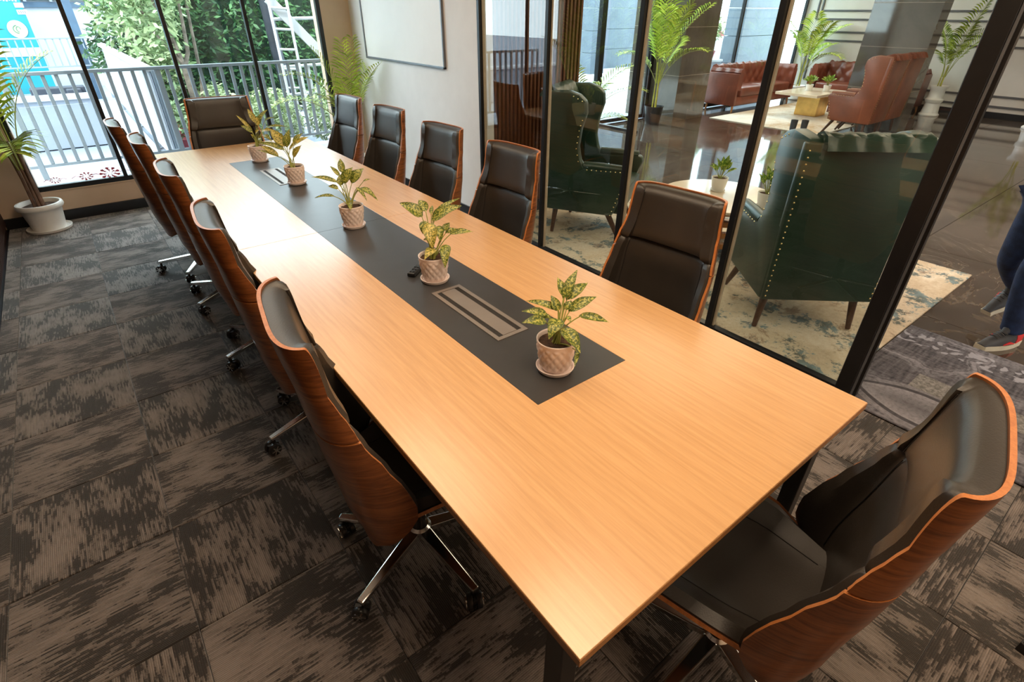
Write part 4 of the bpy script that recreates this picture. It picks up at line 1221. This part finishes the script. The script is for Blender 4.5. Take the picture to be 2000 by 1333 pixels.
palm('tall bright palm in a black pot beside the polished column', (8.15, 6.10, 0),
     [(2.0, 1.35, 1.5, 0.5), (3.2, 1.25, 1.4, 0.8), (4.4, 1.3, 1.4, 0.8), (5.6, 1.45, 1.35, 1.0), (0.6, 1.3, 1.4, 0.8), (1.3, 1.5, 1.52, 0.3), (3.8, 1.5, 1.5, 0.4), (5.1, 1.55, 1.45, 0.7), (2.6, 0.9, 1.1, 1.5), (0.0, 1.1, 1.2, 1.3), (4.9, 1.0, 1.1, 1.4)],
     pot_big(0.125, 0.16, 0.30, M['black_plastic'], rim=False, saucer=False), 0.75, None, 'palm_light', 3, 'cane_grn', 3, 0.026, 0.34, (-9, 8.60, -9, 6.60))
palm('slender palm in a dark pot behind the green chair by the entrance', (4.85, 4.62, 0),
     [(5.9, 1.05, 1.3, 1.3), (5.3, 0.95, 1.15, 1.5), (0.3, 0.85, 1.2, 1.5), (4.4, 0.8, 1.3, 1.5), (2.5, 0.8, 1.3, 1.2), (3.3, 0.75, 1.2, 1.4), (5.6, 0.60, 0.75, 1.4), (1.2, 0.9, 1.4, 0.9)],
     pot_big(0.10, 0.13, 0.24, M['black_plastic'], rim=False, saucer=False), 0.45, None, 'palm', 3, 'cane_grn', 4, 0.016, 0.25, (3.0, 9, 3.9, 6.6))
palm('lounge palm behind the two sofas near the window corner', (13.35, 6.15, 0),
     [(3.0, 1.1, 1.3, 1.1), (4.2, 1.2, 1.4, 1.0), (5.3, 1.2, 1.35, 1.1), (2.0, 1.1, 1.4, 0.8), (3.6, 1.2, 1.5, 0.5), (5.8, 0.9, 1.2, 1.3), (4.7, 0.9, 1.0, 1.6)],
     pot_big(0.12, 0.16, 0.28, M['pot_white']), 0.55, 'palms along the panelled wall', 'palm_light', 3, 'cane_grn', 5, 0.03, 0.34, (-9, 13.86, -9, 6.62))
def vase_pot(t):
    pr = [(0.17, 0), (0.175, 0.02), (0.145, 0.05), (0.125, 0.22), (0.15, 0.26), (0.155, 0.29), (0.135, 0.30), (0.12, 0.33), (0.125, 0.46), (0.155, 0.50), (0.16, 0.53), (0.145, 0.53), (0.11, 0.45)]
    obj('pot', MB().lathe(pr, 32), M['pot_white'], t, smooth=True); obj('soil', soil_mesh(0.115, 0.46), None, t)
    return 0.46
for k, (x, y, lab) in enumerate(((13.35, 3.42, 'thin palm in a tall white stepped pot right of the grey column'), (13.2, 1.75, 'palm in a tall white stepped pot beyond the door post'))):
    palm(lab, (x, y, 0), [(2.4, 1.1, 1.4, 0.8), (3.6, 1.05, 1.35, 1.0), (4.8, 1.2, 1.4, 1.0), (5.6, 1.1, 1.25, 1.2), (1.2, 1.0, 1.4, 0.8), (3.1, 0.8, 1.1, 1.4), (4.2, 1.25, 1.5, 0.4)],
         vase_pot, 0.40, 'palms along the panelled wall', 'palm', 3, 'cane_grn', 6 + k, 0.022, 0.28, (-9, 13.86, -9, 9))

# dark boots standing on the lobby floor at the rug corner
for k, (x, y) in enumerate(((9.30, 4.10), (9.42, 3.98))):
    t = thing('boot', ('left', 'right')[k] + ' one of two dark ankle boots standing by the lounge rug', 'boot', (x, y, 0), R(200), 'boots on the lobby floor')
    obj('shaft', MB().lathe([(0.045, 0.06), (0.05, 0.12), (0.055, 0.22), (0.05, 0.22), (0.045, 0.1)], 16), M['shoe_dark'], t, smooth=True)
    A = [[(-0.05 + 0.22 * i / 6, 0.042 * math.cos(PI * j / 8) * (1 - 0.25 * (i / 6) ** 3), 0.02 + (0.085 - 0.05 * i / 6) * math.sin(PI * j / 8)) for j in range(9)] for i in range(7)]
    B = [[(p[0], p[1], 0.012) for p in r_] for r_ in A]
    obj('foot', MB().slab(A, B), M['shoe_dark'], t, smooth=True)
    obj('sole', MB().box((0.06, 0, 0.008), (0.25, 0.09, 0.016)), M['black_plastic'], t, bevel=0.005)


# ================================================================== outdoors
def foliage(n, box, size, seed, flat=0.0, shape='ellipsoid'):
    """n small leaves (two triangles each) scattered through an ellipsoid or a box"""
    q = random.Random(seed); b = MB()
    (cx, cy, cz), (sx, sy, sz) = box
    vs, fs = [], []
    for _ in range(n):
        while True:
            x, y, z = q.uniform(-1, 1), q.uniform(-1, 1), q.uniform(-1, 1)
            if shape == 'box' or x * x + y * y + z * z < 1:
                break
        c = Vector((cx + sx * x, cy + sy * y, cz + sz * z))
        a = q.uniform(0, 2 * PI); e = q.uniform(-1.0, 0.5)
        d = Vector((math.cos(a) * math.cos(e), math.sin(a) * math.cos(e), math.sin(e)))
        s = d.cross(Vector((q.uniform(-1, 1), q.uniform(-1, 1), q.uniform(-1, 1)))).normalized()
        L = size * q.uniform(0.6, 1.3); w = L * 0.17
        k = len(vs)
        vs += [c, c + d * L * 0.45 + s * w, c + d * L, c + d * L * 0.45 - s * w]
        fs.append((k, k + 1, k + 2, k + 3))
    b.add(vs, fs)
    return b
# ground, paths and the balcony ledge
struct(obj('ground', MB().box((6, 24, -0.10), (60, 35.4, 0.14)), M['render_grey']), 'pale grey ground outside')
struct(obj('path_strip', MB().box((0.51, 11.0, -0.012), (0.50, 8.0, 0.04)), M['pave']), 'white path beside the mesh railing')
struct(obj('forecourt', MB().box((13.0, 12.0, -0.012), (20, 10.3, 0.04)), M['pave']), 'white forecourt outside the entrance')
struct(obj('balcony_ledge', MB().box((0.9, 6.76, 0.10), (5.6, 0.80, 0.24)), M['pave'], bevel=0.01), 'white ledge under the balcony railing')
# balcony railing: every bar a part
def railing(label, loc, x0, x1, z0, z1, step, bw, mat, group, posts=()):
    t = thing('railing', label, 'railing', loc, 0, group)
    obj('top_rail', MB().box(((x0 + x1) / 2, 0, z1), (x1 - x0, 0.055, 0.032)), mat, t, bevel=0.005)
    obj('bottom_rail', MB().box(((x0 + x1) / 2, 0, z0), (x1 - x0, 0.035, 0.028)), mat, t, bevel=0.004)
    me = MB().box((0, 0, 0), (bw, 0.030, z1 - z0 - 0.03)).mesh('bar', mat, bevel=0.003, seg=1)
    n = int((x1 - x0) / step)
    for i in range(n + 1):
        obj('bar', me, None, t, loc=(x0 + step * i, 0, (z0 + z1) / 2))
    for p in posts:
        obj('post', MB().box((p, 0, z1 / 2 + 0.1), (0.05, 0.04, z1 - 0.2)), mat, t, bevel=0.004)
    return t
railing('grey painted steel railing on the ledge outside the window', (0, 7.0, 0), -0.72, 2.80, 0.352, 1.195, 0.1075, 0.034, M['rail'], None, (-0.5, 0.80, 2.62))
railing('thin grey railing far off before the turquoise banner', (0, 15.75, 0), -2.4, 0.72, 0.66, 1.19, 0.125, 0.026, M['rail'], None, (-1.3,))
# mesh sided ramp railing running away from the window
mr = thing('mesh_railing', 'pale mesh railing running away along the white path', 'railing', (0.74, 7.2, 0))
_L = 8.5
obj('handrail', MB().box((0, _L / 2, 1.17), (0.10, _L, 0.05)), M['rail_white'], mr, bevel=0.008)
_b = MB()
for i in range(int(_L / 0.045)):
    _b.box((0, 0.03 + 0.045 * i, 0.70), (0.010, 0.016, 0.90))
stuff(obj('mesh_infill', _b, M['rail_white'], mr))
obj('backing_sheet', MB().box((0.012, _L / 2, 0.70), (0.004, _L, 0.88)), M['render_grey'], mr)
obj('bottom_rail', MB().box((0, _L / 2, 0.24), (0.05, _L, 0.04)), M['rail_white'], mr)
for y in (0.04, 2.1, 4.2, 6.3, 8.4):
    obj('post', MB().box((0.045, y, 0.58), (0.05, 0.10, 1.16)), M['rail'], mr, bevel=0.005)
# parapet with a cap
pw = struct(obj('parapet', MB().box((-2.6, 10.1, 0.31), (5.72, 0.16, 0.64)), M['render_grey']), 'low grey parapet wall with a white cap')
obj('cap', MB().box((-2.6, 10.1, 0.655), (5.76, 0.24, 0.06)), M['pave'], pw, bevel=0.01)
# turquoise banner on a hoarding
bn = thing('banner', 'tall turquoise banner with a cream round badge at the far left', 'banner', (-2.15, 16.5, 0))
obj('sheet', MB().box((0, 0, 1.65), (3.95, 0.06, 3.1)), M['cyan'], bn)
obj('white_band', MB().box((0, -0.034, 0.915), (3.95, 0.006, 0.165)), M['banner_white'], bn)
_bd = obj('badge', MB().tube([(1.735, -0.034, 1.345), (1.735, -0.044, 1.345)], 0.165, 36), M['badge'], bn)
_ar = [(1.735 + 0.072 * math.cos(a * PI / 10), -0.046, 1.345 + 0.072 * math.sin(a * PI / 10)) for a in range(5, 16)]
obj('emblem', MB().tube(_ar, 0.009, 6), M['badge_green'], _bd)
_ar = [(1.75 + 0.035 * math.cos(a * PI / 8), -0.046, 1.345 + 0.05 * math.sin(a * PI / 8)) for a in range(0, 13)]
obj('emblem', MB().tube(_ar, 0.008, 6), M['badge_green'], _bd)
obj('white_panel', MB().box((1.925, -0.036, 1.78), (0.15, 0.006, 0.085)), M['banner_white'], bn)
_wp = obj('white_panel', MB().box((1.935, -0.036, 1.655), (0.17, 0.006, 0.085)), M['banner_white'], bn)
for k in range(4):
    obj('print_bar', MB().box((1.88 + 0.034 * k, -0.041, 1.655), (0.014, 0.004, 0.05)), M['ink'], _wp)
for k in range(9):
    obj('lettering', MB().box((1.52 + 0.048 * k, -0.036, 1.885), (0.030, 0.006, 0.055 + 0.015 * (k % 3))), M['banner_white'], bn)
# pale building behind, with a dark horizontal band, and a blue-grey post
bd = thing('far_building', 'pale rendered building behind the far railing', 'building', (0, 18.6, 0))
obj('wall', MB().box((0, 0.6, 1.5), (16, 1.0, 3.2)), M['render_white'], bd)
obj('dark_band', MB().box((0.3, 0.08, 1.80), (6.0, 0.06, 0.11)), M['blue_post'], bd)
obj('upper_panel', MB().box((0.3, 0.05, 2.4), (6.0, 0.08, 1.0)), M['banner_white'], bd)
for x in (-0.45, 0.05):
    obj('pipe', MB().tube([(x + 0.35, 0.0, 1.86), (x + 0.35, 0.0, 2.9)], 0.03, 8), M['render_grey'], bd)
tag(obj('blue_post', MB().box((0.575, 15.9, 1.4), (0.15, 0.15, 2.9)), M['blue_post'], bevel=0.01), 'blue grey steel post at the end of the far railing', 'post')
tag(obj('crate_cart', MB().box((-0.15, 14.6, 0.20), (0.9, 0.3, 0.36)).box((0.1, 14.4, 0.2), (0.25, 0.2, 0.3)), M['dark_pole'], bevel=0.02), 'dark crate standing behind the parapet by the banner foot', 'crate')

# planted wall
hg = thing('green_wall', 'dark leafy planted wall behind the trees', 'hedge', (0, 11.2, 0))
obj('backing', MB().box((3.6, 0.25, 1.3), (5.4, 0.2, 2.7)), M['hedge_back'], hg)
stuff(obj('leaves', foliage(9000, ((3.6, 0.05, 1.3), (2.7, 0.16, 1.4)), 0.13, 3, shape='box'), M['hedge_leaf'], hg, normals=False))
# trees beside the mesh railing
def tree(label, loc, limbs, crowns, n, size, seed, mat='tree_leaf'):
    t = thing('tree', label, 'tree', loc, 0, 'young trees outside the window')
    for p, r in limbs:
        obj('limb' if r[0] < 0.045 else 'trunk', MB().tube(p, r, 8), M['bark'], t, smooth=True)
    for i, (c, s) in enumerate(crowns):
        stuff(obj('foliage', foliage(int(n * s[0] * s[2] * 4), (c, s), size, seed * 10 + i), M[mat], t, normals=False))
    return t
tree('pale forked tree with light leaves in the middle of the window', (1.38, 9.0, 0),
     [([(0, 0, 0), (0.01, 0, 0.6), (0.0, 0, 1.05)], [0.06, 0.052, 0.046]), ([(0, 0, 1.03), (-0.03, 0.02, 1.3), (-0.16, 0, 1.9), (-0.2, 0, 2.7)], [0.034, 0.027, 0.02, 0.012]),
      ([(0, 0, 1.03), (0.10, 0.03, 1.22), (0.14, 0.02, 1.6), (0.20, 0, 2.6)], [0.034, 0.028, 0.022, 0.012]), ([(0.02, 0.2, 0.0), (0.21, 0.2, 0.9), (0.27, 0.2, 1.7), (0.4, 0.2, 2.6)], [0.028, 0.024, 0.018, 0.01]),
      ([(-0.02, 0, 1.1), (-0.25, 0.05, 1.5), (-0.45, 0.05, 2.3)], [0.024, 0.016, 0.008])],
     [((-0.25, 0, 2.2), (0.75, 0.5, 0.55)), ((-0.28, 0.1, 1.50), (0.42, 0.35, 0.40)), ((0.35, 0.2, 2.35), (0.5, 0.4, 0.4))], 640, 0.13, 1)
tree('bushy bright tree hanging over the mesh railing', (1.02, 10.15, 0),
     [([(0, 0, 0), (0.02, 0, 0.8), (-0.02, 0, 1.7)], [0.05, 0.046, 0.024]), ([(0, 0, 0.9), (0.18, 0.0, 1.4), (0.26, 0.0, 2.2)], [0.03, 0.022, 0.01])],
     [((0.1, 0, 1.75), (0.62, 0.5, 0.62)), ((0.18, -0.2, 1.02), (0.40, 0.4, 0.42)), ((-0.1, 0.1, 2.3), (0.75, 0.5, 0.35))], 760, 0.14, 2)
tree('dark leaved small tree behind the railing end', (1.0, 13.2, 0),
     [([(0, 0, 0), (0, 0, 0.9)], [0.05, 0.03])], [((0.0, 0, 1.05), (0.55, 0.4, 0.55))], 700, 0.15, 3, 'hedge_leaf')
# low pale bushes behind the balcony railing
for k, (x, y, sx, sz, lab) in enumerate(((2.12, 7.95, 0.42, 0.42, 'pale low bush behind the railing at the window middle'), (3.05, 7.85, 0.48, 0.46, 'pale low bush behind the railing near the right jamb'), (1.72, 9.3, 0.28, 0.40, 'pale low bush at the foot of the forked tree'))):
    t = thing('bush', lab, 'bush', (x, y, 0), 0, 'low bushes beyond the railing')
    stuff(obj('foliage', foliage(2600, ((0, 0, sz), (sx, 0.45, sz)), 0.085, 60 + k), M['bush_leaf'], t, normals=False))
    obj('stem', MB().tube([(0, 0, 0), (0.02, 0, 0.35)], 0.02, 6), M['bark'], t)
# rose red planters in a row
for k in range(5):
    x, y = 1.01 + 0.02 * (k % 2), 7.50 + 0.45 * k
    t = thing('planter', ('first', 'second', 'third', 'fourth', 'farthest')[k] + ' rose red planter from the window beside the mesh railing', 'planter', (x, y, 0), 0, 'rose red planters by the mesh railing')
    obj('pot', MB().lathe([(0.10, 0), (0.15, 0.14), (0.16, 0.30), (0.18, 0.31), (0.18, 0.39), (0.16, 0.39), (0.14, 0.32)], 24), M['pink_pot'], t, smooth=True)
    stuff(obj('foliage', foliage(110, ((0, 0, 0.52), (0.15, 0.15, 0.15)), 0.10, 80 + k), M['tree_leaf'], t, normals=False))
# dark pole and white ladder scaffold
tag(obj('dark_pole', MB().tube([(2.77, 9.5, 2.6), (2.82, 9.5, 1.2), (2.90, 9.5, 0.0)], 0.085, 14), M['dark_pole'], smooth=True), 'leaning dark pole in front of the planted wall', 'pole')
ld = thing('ladder_scaffold', 'white steel ladder scaffold outside at the right jamb', 'ladder', (2.58, 8.6, 0))
for x in (0.0, 0.25):
    obj('stile', MB().tube([(x - 0.01, 0, 2.6), (x + 0.03, 0, 0.0)], 0.020, 10), M['rail_white'], ld, smooth=True)
for k in range(9):
    z = 0.22 + 0.255 * k
    obj('rung', MB().tube([(0.02 - 0.004 * k * 0.4, 0, z), (0.27 - 0.004 * k * 0.4, 0, z - 0.015)], 0.016, 8), M['rail_white'], ld, smooth=True)
for z in (1.00, 1.61, 0.62):
    obj('brace', MB().tube([(0.05, 0.12, z), (1.0, 0.12, z + 0.02)], 0.022, 10), M['rail_white'], ld, smooth=True)
obj('plank', MB().bar((0.02, 0.07, 1.86), (0.72, 0.07, 1.10), 0.03, 0.13), M['rail_white'], ld, bevel=0.004)
for x in (0.16, 0.44):
    obj('upright', MB().tube([(x, 0.14, 1.0), (x + 0.02, 0.14, 0.0)], 0.020, 8), M['rail_white'], ld, smooth=True)
# red flower garland printed along the foot of the window glass
for k, (x, s) in enumerate(((0.03, 0.052), (-0.16, 0.034), (-0.40, 0.026), (1.15, 0.05), (1.95, 0.05))):
    t = thing('flower_sticker', ('largest red flower sticker at the left foot of the window', 'small red flower sticker left of the largest one', 'faint red flower sticker near the left jamb', 'red flower sticker behind the far head chair', 'red flower sticker by the right window panes')[k], 'sticker', (x, YW + 0.0135, SILL + 0.085), 0, 'red flower stickers on the window glass')
    for r_, n in ((1.0, 9), (0.62, 7), (0.3, 5)):
        for i in range(n):
            a = 2 * PI * i / n + r_
            obj('petal', MB().add([(r_ * s * 1.5 * 0.5 * math.cos(a), 0, r_ * s * 0.5 * math.sin(a)), (r_ * s * 1.5 * math.cos(a - 0.22), 0, r_ * s * math.sin(a - 0.22)), (r_ * s * 1.7 * math.cos(a), -0.0008, r_ * s * 1.12 * math.sin(a)), (r_ * s * 1.5 * math.cos(a + 0.22), 0, r_ * s * math.sin(a + 0.22))], [(0, 1, 2, 3)]), M['flower'], t, normals=False)
    for sg in (-1, 1):
        obj('tendril', MB().tube([(sg * s * 1.5, 0, 0), (sg * s * 2.4, 0, 0.012), (sg * s * 3.4, 0, -0.004)], 0.0022, 4), M['flower'], t)

# outside the entrance and the lounge
for k, (x, y, w, lab) in enumerate(((13.65, 13.1, 0.62, 'blue grey stone pier outside the entrance, left one'), (15.9, 14.2, 1.6, 'broad blue grey block standing in for a tinted door glass reflection'))):
    t = thing('stone_pier', lab, 'pillar', (x, y, 0), 0, 'stone piers outside the entrance')  # the broad block is put in for a reflection in tinted door glass
    for i in range(6):
        obj('block', MB().box((0, 0, 0.30 + 0.6 * i), (w, 0.5, 0.592)), M['stone_blue'], t, bevel=0.006)
tag(obj('white_pole', MB().tube([(14.3, 13.4, 0), (14.3, 13.4, 3.5)], 0.07, 12), M['rail_white'], smooth=True), 'white pole between the stone pier and the blue grey block outside', 'pole')
tag(obj('street_wall', MB().box((22, 20, 1.5), (16, 0.4, 3.0)), M['render_white']), 'bright white wall across the street outside the entrance', 'wall')
t = thing('street_tree', 'pale tree beyond the forecourt outside the entrance', 'tree', (18.6, 15.8, 0))
obj('trunk', MB().tube([(0, 0, 0), (0, 0, 1.4)], 0.08, 8), M['bark'], t)
stuff(obj('foliage', foliage(1600, ((0, 0, 1.7), (1.0, 0.8, 0.9)), 0.22, 90), M['bush_leaf'], t, normals=False))
t = thing('lounge_pier', 'blue grey stone wall outside the lounge window', 'pillar', (14.65, 8.3, 0))
for i in range(5):
    obj('block', MB().box((0, 0, 0.30 + 0.6 * i), (1.9, 0.5, 0.592)), M['stone_blue'], t, bevel=0.006)
pl = thing('garden_wall', 'low white garden wall outside the lounge window', 'wall', (11.9, 8.3, 0))
obj('wall', MB().box((0, 0, 0.34), (2.2, 0.5, 0.68)), M['render_grey'], pl, bevel=0.01)
obj('cap', MB().box((0, 0, 0.70), (2.3, 0.56, 0.05)), M['pave'], pl, bevel=0.008)
t = thing('red_potted_tree', 'small clipped tree in a red pot on the low garden wall', 'plant', (12.7, 8.2, 0.725))
obj('pot', MB().lathe([(0.08, 0), (0.12, 0.16), (0.13, 0.16), (0.13, 0.19), (0.11, 0.19), (0.10, 0.14)], 20), M['pink_pot'], t, smooth=True)
obj('trunk', MB().tube([(0, 0, 0.12), (0.01, 0, 0.48)], 0.012, 6), M['bark'], t)
stuff(obj('foliage', foliage(700, ((0, 0, 0.66), (0.22, 0.22, 0.24)), 0.09, 95), M['bush_leaf'], t, normals=False))
t = thing('red_canopy', 'small red canopy roof beyond the garden wall', 'canopy', (15.2, 10.2, 0))
obj('roof', MB().poly([(-0.75, 1.10), (0.75, 1.10), (0.62, 1.22), (0.1, 1.28), (0.1, 1.55), (-0.25, 1.55), (-0.25, 1.28), (-0.62, 1.22)], 0.5, 'y', 0.0), M['canopy_red'], t)
obj('wall', MB().box((0, 0.5, 0.5), (3.6, 0.3, 1.0)), M['render_white'], t)

# ================================================================== the man walking past the door
def skin_chain(name, verts, edges, mat, parent, root=0, sub=2):
    me = bpy.data.meshes.new(name)
    me.from_pydata([v[:3] for v in verts], edges, [])
    o = bpy.data.objects.new(name, me); col.objects.link(o)
    o.modifiers.new('skin', 'SKIN').use_smooth_shade = True
    for i, v in enumerate(verts):
        sv = me.skin_vertices[0].data[i]
        sv.radius = (v[3], v[4] if len(v) > 4 else v[3]); sv.use_root = (i == root)
    m = o.modifiers.new('sub', 'SUBSURF'); m.levels = sub; m.render_levels = sub
    dg = bpy.context.evaluated_depsgraph_get()
    ev = o.evaluated_get(dg)
    m2 = bpy.data.meshes.new_from_object(ev)
    bpy.data.objects.remove(o); bpy.data.meshes.remove(me)
    m2.name = name
    m2.materials.clear(); m2.materials.append(mat)
    m2.polygons.foreach_set('use_smooth', [True] * len(m2.polygons))
    return obj(name, m2, None, parent)
pr = thing('person', 'person in blue jeans and navy jacket walking past the open door', 'person', (3.98, 0.05, 0.0), R(-21.7))
Z = lambda x, y, z, r, r2=None: (x, y, z, r, r2 or r)
# everything below is relative to the ground point under the hips; forward is -x
jeans = [Z(0, 0, 0.95, .145, .105), Z(0.0, -0.085, 0.86, .095), Z(-0.01, -0.07, 0.68, .086), Z(-0.035, -0.05, 0.50, .070), Z(-0.03, -0.05, 0.46, .068), Z(0.02, -0.06, 0.28, .070), Z(0.062, -0.068, 0.13, .066), Z(0.072, -0.07, 0.085, .072),
         Z(0.0, 0.085, 0.86, .095), Z(0.02, 0.10, 0.68, .085), Z(0.05, 0.12, 0.48, .070), Z(0.19, 0.135, 0.36, .066), Z(0.31, 0.145, 0.275, .066), Z(0.335, 0.147, 0.26, .070)]
skin_chain('jeans', jeans, [(0, 1), (1, 2), (2, 3), (3, 4), (4, 5), (5, 6), (6, 7), (0, 8), (8, 9), (9, 10), (10, 11), (11, 12), (12, 13)], M['jeans'], pr)
jacket = [Z(0.01, 0, 0.755, .172, .128), Z(0, 0, 0.90, .17, .12), Z(0.0, 0, 1.08, .16, .115), Z(-0.02, 0, 1.26, .17, .12), Z(-0.02, 0, 1.40, .13, .09), Z(-0.02, 0, 1.46, .07),
          Z(-0.02, -0.17, 1.38, .068), Z(0.08, -0.22, 1.22, .060), Z(0.17, -0.235, 1.09, .055), Z(0.15, -0.225, 0.96, .048), Z(0.13, -0.215, 0.90, .044),
          Z(-0.02, 0.17, 1.38, .068), Z(0.07, 0.225, 1.22, .060), Z(0.16, 0.235, 1.09, .055), Z(0.21, 0.24, 0.97, .048), Z(0.23, 0.24, 0.91, .044)]
skin_chain('jacket', jacket, [(0, 1), (1, 2), (2, 3), (3, 4), (4, 5), (4, 6), (6, 7), (7, 8), (8, 9), (9, 10), (4, 11), (11, 12), (12, 13), (13, 14), (14, 15)], M['jacket'], pr)
body = [Z(-0.02, 0, 1.40, .07), Z(-0.025, 0, 1.50, .052), Z(-0.035, 0, 1.56, .058, .062), Z(-0.05, 0, 1.62, .078, .088), Z(-0.045, 0, 1.69, .080, .095), Z(-0.035, 0, 1.745, .058, .07)]
head = skin_chain('head', body, [(i, i + 1) for i in range(5)], M['skin'], pr)
obj('nose', MB().tube([(-0.135, 0, 1.66), (-0.155, 0, 1.625), (-0.135, 0, 1.612)], [0.007, 0.014, 0.010], 8), M['skin'], head, smooth=True)
obj('mouth', MB().tube([(-0.125, -0.025, 1.578), (-0.137, 0, 1.575), (-0.125, 0.025, 1.578)], 0.006, 6), M['shoe_red'], head, smooth=True)
for s in (-1, 1):
    obj('eye', MB().tube([(-0.118, s * 0.032, 1.655), (-0.128, s * 0.032, 1.655)], [0.013, 0.009], 10), M['banner_white'], head, smooth=True)
    obj('ear', MB().tube([(-0.03, s * 0.085, 1.67), (-0.022, s * 0.094, 1.645), (-0.032, s * 0.085, 1.61)], [0.014, 0.017, 0.010], 8), M['skin'], head, smooth=True)
skin_chain('hair', [Z(-0.06, 0, 1.735, .075, .07), Z(0.0, 0, 1.745, .085, .085), Z(0.035, 0, 1.68, .08, .07), Z(0.04, 0, 1.60, .05, .05)], [(0, 1), (1, 2), (2, 3)], M['hair'], head)
for s, wx, wz in ((-1, 0.13, 0.90), (1, 0.235, 0.91)):
    w = Vector((wx, s * (0.215 if s < 0 else 0.24), wz))
    hv = [Z(w.x, w.y, w.z, .024), Z(w.x - 0.035, w.y, w.z - 0.035, .034, .018), Z(w.x - 0.06, w.y, w.z - 0.075, .036, .016)]
    he = [(0, 1), (1, 2)]
    for i, (dy, ln) in enumerate(((-0.027, 0.055), (-0.009, 0.066), (0.010, 0.062), (0.027, 0.048))):
        k = len(hv)
        hv += [Z(w.x - 0.068, w.y + dy, w.z - 0.092, .0095), Z(w.x - 0.072, w.y + dy, w.z - 0.092 - ln * 0.55, .0085), Z(w.x - 0.056, w.y + dy, w.z - 0.092 - ln, .0075)]
        he += [(2, k), (k, k + 1), (k + 1, k + 2)]
    k = len(hv)
    hv += [Z(w.x - 0.062, w.y - s * 0.036, w.z - 0.055, .0105), Z(w.x - 0.082, w.y - s * 0.040, w.z - 0.090, .009)]
    he += [(1, k), (k, k + 1)]
    skin_chain('hand', hv, he, M['skin'], pr, 0, 1)
def shoe(x, y, z, heading, pitch):
    Mx = Matrix.Translation((x, y, z)) @ Matrix.Rotation(heading, 4, 'Z') @ Matrix.Rotation(pitch, 4, 'Y')
    # outline from heel (0) to toe (0.285)
    def hw(t):
        return 0.034 + 0.016 * math.sin(PI * min(1, t * 1.15)) - 0.012 * max(0, (t - 0.8) / 0.2) ** 2 if t < 1 else 0.03
    def gridat(ts, fz, sc, lo):
        A = []
        for t in ts:
            row = []
            for j in range(11):
                a = PI * j / 10
                row.append(Mx @ Vector((0.285 * t - 0.07, hw(t) * sc * math.cos(a), lo + (fz(t) - lo) * math.sin(a) ** 0.6)))
            A.append(row)
        return A
    ts = [i / 14 for i in range(15)]
    up = lambda t: 0.105 - 0.02 * t if t < 0.3 else 0.105 - 0.006 - (t - 0.3) * 0.075 if t < 0.9 else 0.052 - (t - 0.9) * 0.16
    A = gridat(ts, up, 0.96, 0.024)
    B = [[Mx @ ((Mx.inverted() @ p) * 1.0 - Vector((0, 0, 0))) * 1.0 for p in r_] for r_ in A]
    B = [[Vector((p.x, p.y, p.z)) for p in [Mx @ Vector(((Mx.inverted() @ q).x, (Mx.inverted() @ q).y * 0.9, 0.024)) for q in r_]] for r_ in A]
    u = obj('shoe', MB().slab(A, B), M['shoe_dark'], pr, smooth=True)
    out = [(0.285 * t - 0.072 + (0.004 if t == 1 else 0), hw(t) * 1.08) for t in ts]
    poly = out + [(a, -b) for a, b in reversed(out)]
    n = len(poly); vs = [Mx @ Vector((a, b, 0.0)) for a, b in poly] + [Mx @ Vector((a, b, 0.030 + 0.006 * (a < 0))) for a, b in poly]
    obj('sole', MB().add(vs, [tuple(range(n)), tuple(range(2 * n - 1, n - 1, -1))] + [(i, i + n, (i + 1) % n + n, (i + 1) % n) for i in range(n)]), M['shoe_sole'], u, smooth=True)
    hl = MB()
    hg_ = gridat([0.0, 0.06, 0.12, 0.18, 0.24], lambda t: 0.098, 1.03, 0.03); hb = gridat([0.0, 0.06, 0.12, 0.18, 0.24], lambda t: 0.07, 0.7, 0.03)
    obj('heel_counter', hl.slab(hg_, hb), M['shoe_red'], u, smooth=True)
    for s in (-1, 1):
        obj('side_stripe', MB().tube([Mx @ Vector((0.02, s * 0.049, 0.036)), Mx @ Vector((0.06, s * 0.051, 0.048)), Mx @ Vector((0.10, s * 0.047, 0.036))], [0.004, 0.008, 0.003], 6), M['shoe_red'], u, smooth=True)
    obj('tongue', MB().tube([Mx @ Vector((0.075, 0, 0.088)), Mx @ Vector((0.045, 0, 0.118)), Mx @ Vector((0.03, 0, 0.155))], [0.018, 0.026, 0.026], 10), M['shoe_dark'], u, smooth=True)
    obj('tongue_mark', MB().box((0, 0, 0), (0.004, 0.024, 0.014), M=(Mx.to_3x3() @ Matrix.Rotation(-0.4, 3, 'Y'))).add([], []), M['shoe_red'], u, loc=Mx @ Vector((0.056, 0, 0.142)))
    for k in range(4):
        xx = 0.075 + 0.022 * k
        obj('lace', MB().tube([Mx @ Vector((xx, -0.024, 0.098 - 0.0065 * k)), Mx @ Vector((xx + 0.004, 0, 0.108 - 0.0068 * k)), Mx @ Vector((xx, 0.024, 0.098 - 0.0065 * k))], 0.0035, 6), M['black_plastic'], u, smooth=True)
    return u
shoe(0.066, -0.07, 0.001, R(180), 0.0)
shoe(0.345, 0.147, 0.175, R(180), 0.45)

# black steel foot of a stand at the right edge
st = thing('stand', 'black steel stand foot at the lower right edge of the picture', 'stand', (1.80, -0.62, 0))
obj('foot', MB().bar((-0.035, 0.0, 0.02), (0.30, -0.06, 0.02), 0.035, 0.04), M['black_metal'], st, bevel=0.004)
obj('upright', MB().bar((0.03, -0.01, 0.03), (0.17, -0.03, 0.80), 0.04, 0.03), M['black_metal'], st, bevel=0.004)
